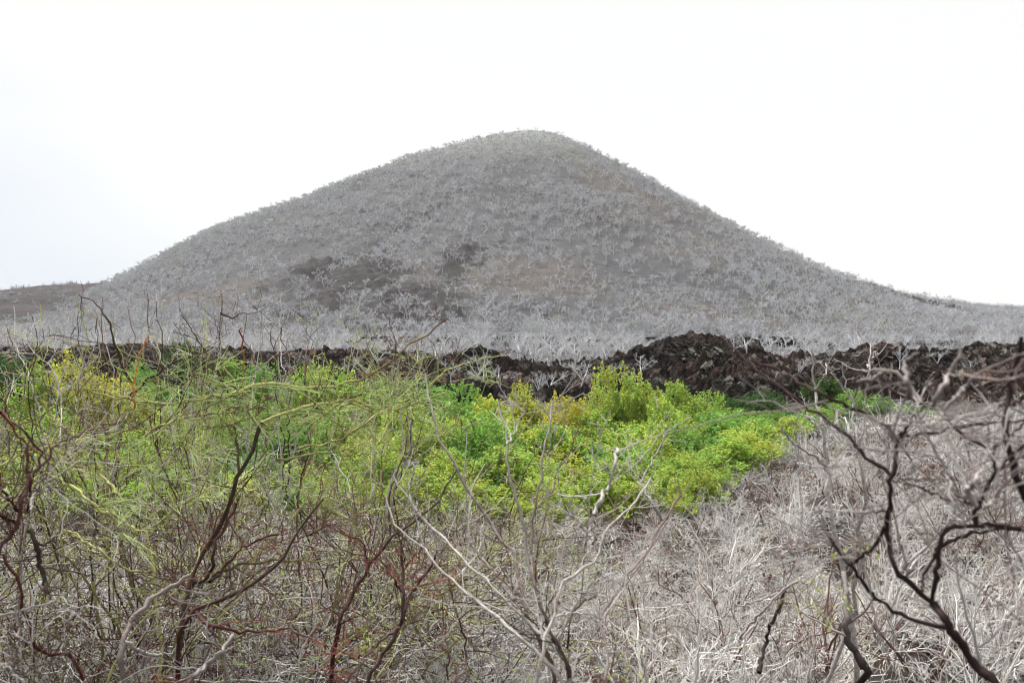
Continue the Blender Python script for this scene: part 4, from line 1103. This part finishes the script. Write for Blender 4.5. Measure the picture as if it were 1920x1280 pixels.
h.br(q([(1410, 480), (1440, 420), (1470, 360), (1500, 330)]), 3.3, 1.6, DBARK, BR, 2.2, 2.3)
h.br([(1240, 975), (1225, 945), (1200, 900), (1230, 850), (1245, 820), (1258, 800)], 5, 2.5, WB * .6, WB * .7, 2.6, 2.8)
h.twig(6, 3, (.07, .22), mixc=(.42, .38, .35), kink=.25, up=.05, r3=1)
h.leaflets([(1005, 1250, 1.95), (985, 1265, 1.9), (1075, 1220, 1.9), (1160, 1265, 2.0), (1180, 1245, 2.0)], 16)

# pale upright sticks right of centre
h = Hero('white_stick_shrub', 'upright whitish dead shrub with straight sticks standing above the dry slope', 1552, 4.2)
q3 = lambda p: Z(1280, 480, p); q6 = lambda p: Z(1280, 860, p)
h.br(q6([(830, 260), (815, 150), (810, 60), (800, 0)]) + q3([(790, 1000), (770, 900), (745, 780), (750, 700), (735, 640), (725, 560)]), 9, 3, WB, WB * .9, 4.2, 4.3, True, k=22)
h.br(q3([(750, 745), (780, 700), (805, 660), (805, 600)]), 4, 2.5, WB * .8, WB * .8, 4.3, 4.3)
h.br(q3([(1010, 1200), (990, 1050), (965, 960), (960, 830), (920, 740), (905, 680), (898, 610)]), 6, 2.5, WB, WB, 3.9, 4.0, True, k=20)
h.br(q3([(1000, 1100), (1033, 870), (1035, 760), (1040, 660), (1055, 560), (1060, 490)]), 5, 2.5, WB * .8, WB, 3.9, 4.0)
h.br(q3([(1040, 630), (1070, 580), (1092, 540)]), 4, 4, WB, WB, 3.95, 3.9)
h.br(q3([(810, 1180), (740, 1130), (680, 1090), (620, 1050), (580, 1000), (560, 960)]), 5, 3, WB * .6, WB * .8, 4.1, 4.0)
h.br(q3([(780, 1020), (730, 940), (700, 880), (680, 840)]), 4, 3, WB * .7, WB * .8, 4.2, 4.3)
h.twig(3, 2, (.08, .2), mixc=(.3, .24, .2), kink=.25, r3=1, rmin=.0015)

# near blurred branches on the right
DB = np.array([.032, .019, .018]); DW = np.array([.34, .31, .30])
h = Hero('near_dark_tree', 'near out of focus dark branched tree filling the right edge', 1860, 1.15, 'tree')
tr = q6([(1760, 1260), (1640, 1150), (1560, 1040), (1510, 960), (1470, 900), (1440, 850), (1410, 810)])
h.br(tr, 18, 13, DB * 1.4, DB, 1.15, 1.15, True)
h.br(q6([(1410, 810), (1360, 760), (1280, 700), (1210, 640), (1180, 590), (1170, 520), (1160, 440), (1155, 350), (1155, 270), (1165, 180), (1170, 100)]) + q3([(1180, 1210), (1205, 1130), (1210, 1040)]), 9.8, 8.2, DB * .8, DB, 1.15, 1.15, k=24)
h.br(q3([(1200, 1040), (1150, 960), (1100, 920), (1050, 890), (1000, 870), (940, 845), (880, 820), (820, 785), (780, 770), (700, 730), (650, 710), (560, 660), (500, 620), (430, 610), (400, 580), (380, 560)]), 8.2, 3.3, DB, DB * 2, 1.15, 1.3, k=26)
h.br(q3([(1175, 1240), (1120, 1190), (1050, 1140), (1000, 1090), (960, 1050), (920, 1000), (880, 970), (840, 940), (780, 900), (700, 850), (620, 790), (570, 760), (530, 720), (480, 680), (410, 650), (370, 590), (300, 530), (240, 480), (190, 410)]), 7.4, 2.5, DB * .9, DB * 3, 1.15, 1.35, k=28)
h.br(q3([(1210, 1040), (1250, 1015), (1310, 1005), (1400, 1000), (1500, 975), (1640, 950), (1780, 935), (1920, 920)]), 6.6, 4.1, DB, DB * 1.6, 1.15, 1.2)
h.br(q3([(1225, 1010), (1270, 950), (1300, 890), (1370, 850)]), 5.7, 3.3, DB * 1.2, DB * 1.5, 1.15, 1.1)
h.br(q3([(1000, 695), (1070, 705), (1130, 720), (1170, 750), (1230, 795), (1330, 815), (1390, 845), (1450, 890), (1510, 940), (1560, 990), (1640, 1040), (1740, 1080)]), 4.9, 7.4, DB * 2.5, DB * .8, 1.3, 1.2, k=22)
h.br(q6([(1650, 370), (1640, 300), (1650, 260), (1700, 200), (1730, 130), (1760, 80), (1830, 25), (1920, 0), (1960, -20)]), 9.0, 6.6, DB * .7, DB, 1.12, 1.1)
h.br(q6([(1760, 80), (1755, 0)]) + q3([(1760, 1160), (1740, 1085), (1800, 1040), (1860, 1000), (1900, 960), (1940, 930)]), 8.2, 4.9, DB, DB * 1.4, 1.12, 1.15)
h.br(q6([(1400, 800), (1430, 700), (1430, 620), (1445, 520), (1470, 420), (1500, 385), (1580, 380), (1640, 370), (1740, 375), (1850, 380), (1960, 395)]), 9.8, 8.2, DB, DB * 1.4, 1.15, 1.1, k=22)
h.br(q6([(1440, 500), (1520, 460), (1600, 430), (1700, 410), (1800, 385), (1930, 400)]), 6.6, 5.7, DB * .8, DB, 1.15, 1.1)
h.br(q6([(1350, 740), (1345, 680), (1380, 600), (1420, 540), (1440, 500)]), 5.7, 5.7, DB, DB, 1.15, 1.15)
h.br(q6([(1150, 360), (1120, 420), (1090, 480), (1040, 520), (1000, 550), (935, 600)]), 6.6, 6.6, DB, DB * .8, 1.15, 1.2)
h.br(q6([(1480, 945), (1380, 930), (1290, 905), (1220, 870), (1160, 830), (1090, 790), (1040, 720), (980, 660), (960, 610), (920, 590), (880, 520), (815, 425)]), 9.0, 4.9, DB * .7, DB * .9, 1.18, 1.22, k=22)
h.br(q6([(1150, 290), (1080, 295), (1020, 310), (960, 340)]), 4.1, 2.5, DB, DB * 1.5, 1.15, 1.2)
h.br(q6([(1240, 145), (1320, 160), (1400, 190), (1470, 220), (1545, 242)]), 4.1, 3.3, DB, DB, 1.15, 1.15)
h.br(q6([(1190, 125), (1330, 115), (1440, 120), (1560, 125)]), 3.3, 2.5, DB * 2, DB * 2, 1.15, 1.15)
h.br(q6([(1655, 270), (1590, 235), (1530, 200)]), 4.9, 2.5, DB, DB * .8, 1.12, 1.1)
h.br(q3([(1405, 840), (1430, 790), (1470, 720), (1500, 660), (1520, 620), (1545, 580), (1562, 545), (1555, 490)]), 9.8, 5.7, DW * .8, DW * 1.1, .95, .95)
h.br(q3([(1565, 550), (1600, 610), (1640, 680), (1680, 730), (1720, 770), (1790, 830), (1850, 860), (1960, 890)]), 5.7, 4.1, DW * .6, DW * .6, .95, 1.0)
h.br(q3([(1340, 830), (1310, 780), (1270, 720), (1240, 690), (1210, 660), (1160, 640), (1110, 640), (1050, 645), (1010, 640)]), 8.2, 3.3, DW, DW * 1.3, 1.0, 1.05)
h.br(q3([(1175, 645), (1120, 665), (1050, 690), (975, 705)]), 4.9, 2.5, DW, DW * 1.2, 1.03, 1.05)
h.br(q3([(1280, 790), (1265, 720), (1250, 650), (1245, 600), (1270, 575), (1310, 555), (1330, 545)]), 11.5, 4.1, DW * .7, DW * .7, .9, .9)
h.br(q3([(1480, 860), (1530, 800), (1580, 740), (1640, 680)]), 7.4, 4.9, DW * .6, DW * .8, 1.0, 1.0)
h.br(q3([(1920, 590), (1880, 640), (1850, 700), (1790, 760), (1720, 780)]), 7.4, 4.9, DB * 2, DB * 2, .9, .9)
h.br(q3([(1950, 780), (1880, 820), (1820, 840), (1750, 800), (1700, 770)]), 6.6, 3.3, DB * 1.5, DB * 2, .95, .95)
h.br(q3([(1740, 1260), (1790, 1180), (1850, 1120), (1920, 1060)]), 7.4, 4.9, DB, DB, .95, .9)
h.br(q3([(1060, 910), (1110, 935), (1190, 945)]), 6.6, 6.6, DW, DW, 1.1, 1.1)
h.br([(1985, 1010), (1930, 950), (1898, 880), (1885, 800), (1890, 740), (1905, 690), (1912, 650), (1915, 632)], 16, 9, DB, DB, 1.0, .95)
h.br(q6([(1650, 260), (1600, 180), (1640, 130), (1680, 60)]), 9.8, 6.6, DW * 1.2, DW, 1.0, 1.0)
h.br(q6([(1710, 270), (1760, 220), (1800, 160)]), 7.4, 6.6, DW * 1.1, DW * 1.1, .9, .9)
h.twig(4, 2, (.05, .2), col=np.array([.20, .165, .155]), mixc=(.34, .31, .30), kink=.3, rmin=.0010, r3=1, top=(640, 760))
h.leaflets([(1600, 1025, 1.3), (1585, 1122, 1.6), (1500, 1135, 1.9), (1552, 1163, 1.7), (1530, 1095, 1.8)], 14, .006, .022)

h = Hero('low_fallen_trunk', 'dark crooked dead trunk low in the brush at bottom right', 1600, 3.2, 'trunk')
h.br(q6([(1050, 1200), (1010, 1140), (980, 1080), (940, 1030), (920, 960), (915, 880), (920, 760), (905, 640)]), 15, 8, DB * .8, DW * .6, 3.1, 3.4, True)
h.br(q6([(430, 1200), (440, 1120), (470, 1040), (520, 870), (580, 740)]), 9, 5, DB, DB * 1.5, 3.2, 3.3)
h.br(q6([(650, 690), (560, 740), (440, 790), (320, 825)]), 5, 3, DW, DW, 3.2, 3.0)
h.br(q6([(400, 940), (320, 1010), (480, 820), (580, 720)]), 5, 4, DW, DW, 3.2, 3.0)
h.twig(4, 3, (.1, .3), mixc=(.4, .36, .33))

# ------------------------------------------------------------------ haze
x0, x1, y0, y1, zz0, zz1 = -1250, 1250, -60, 950, -12, 140
V = np.array([(a, b_, c) for a in (x0, x1) for b_ in (y0, y1) for c in (zz0, zz1)], float)
Q = np.array([(0, 1, 3, 2), (4, 6, 7, 5), (0, 4, 5, 1), (2, 3, 7, 6), (0, 2, 6, 4), (1, 5, 7, 3)])
hm = bpy.data.materials.new('haze_air'); hm.use_nodes = True
t = hm.node_tree; t.nodes.clear()
ou = N(t, 'ShaderNodeOutputMaterial'); pv = N(t, 'ShaderNodeVolumePrincipled')
pv.inputs['Color'].default_value = (.97, .98, 1.0, 1); pv.inputs['Density'].default_value = 0.00011
pv.inputs['Anisotropy'].default_value = 0.2
t.links.new(pv.outputs[0], ou.inputs['Volume'])
hz = mesh_np('haze', V, Q, None, hm, False)
tag(hz, 'thin pale haze between the viewer and the hill', 'haze', kind='stuff')
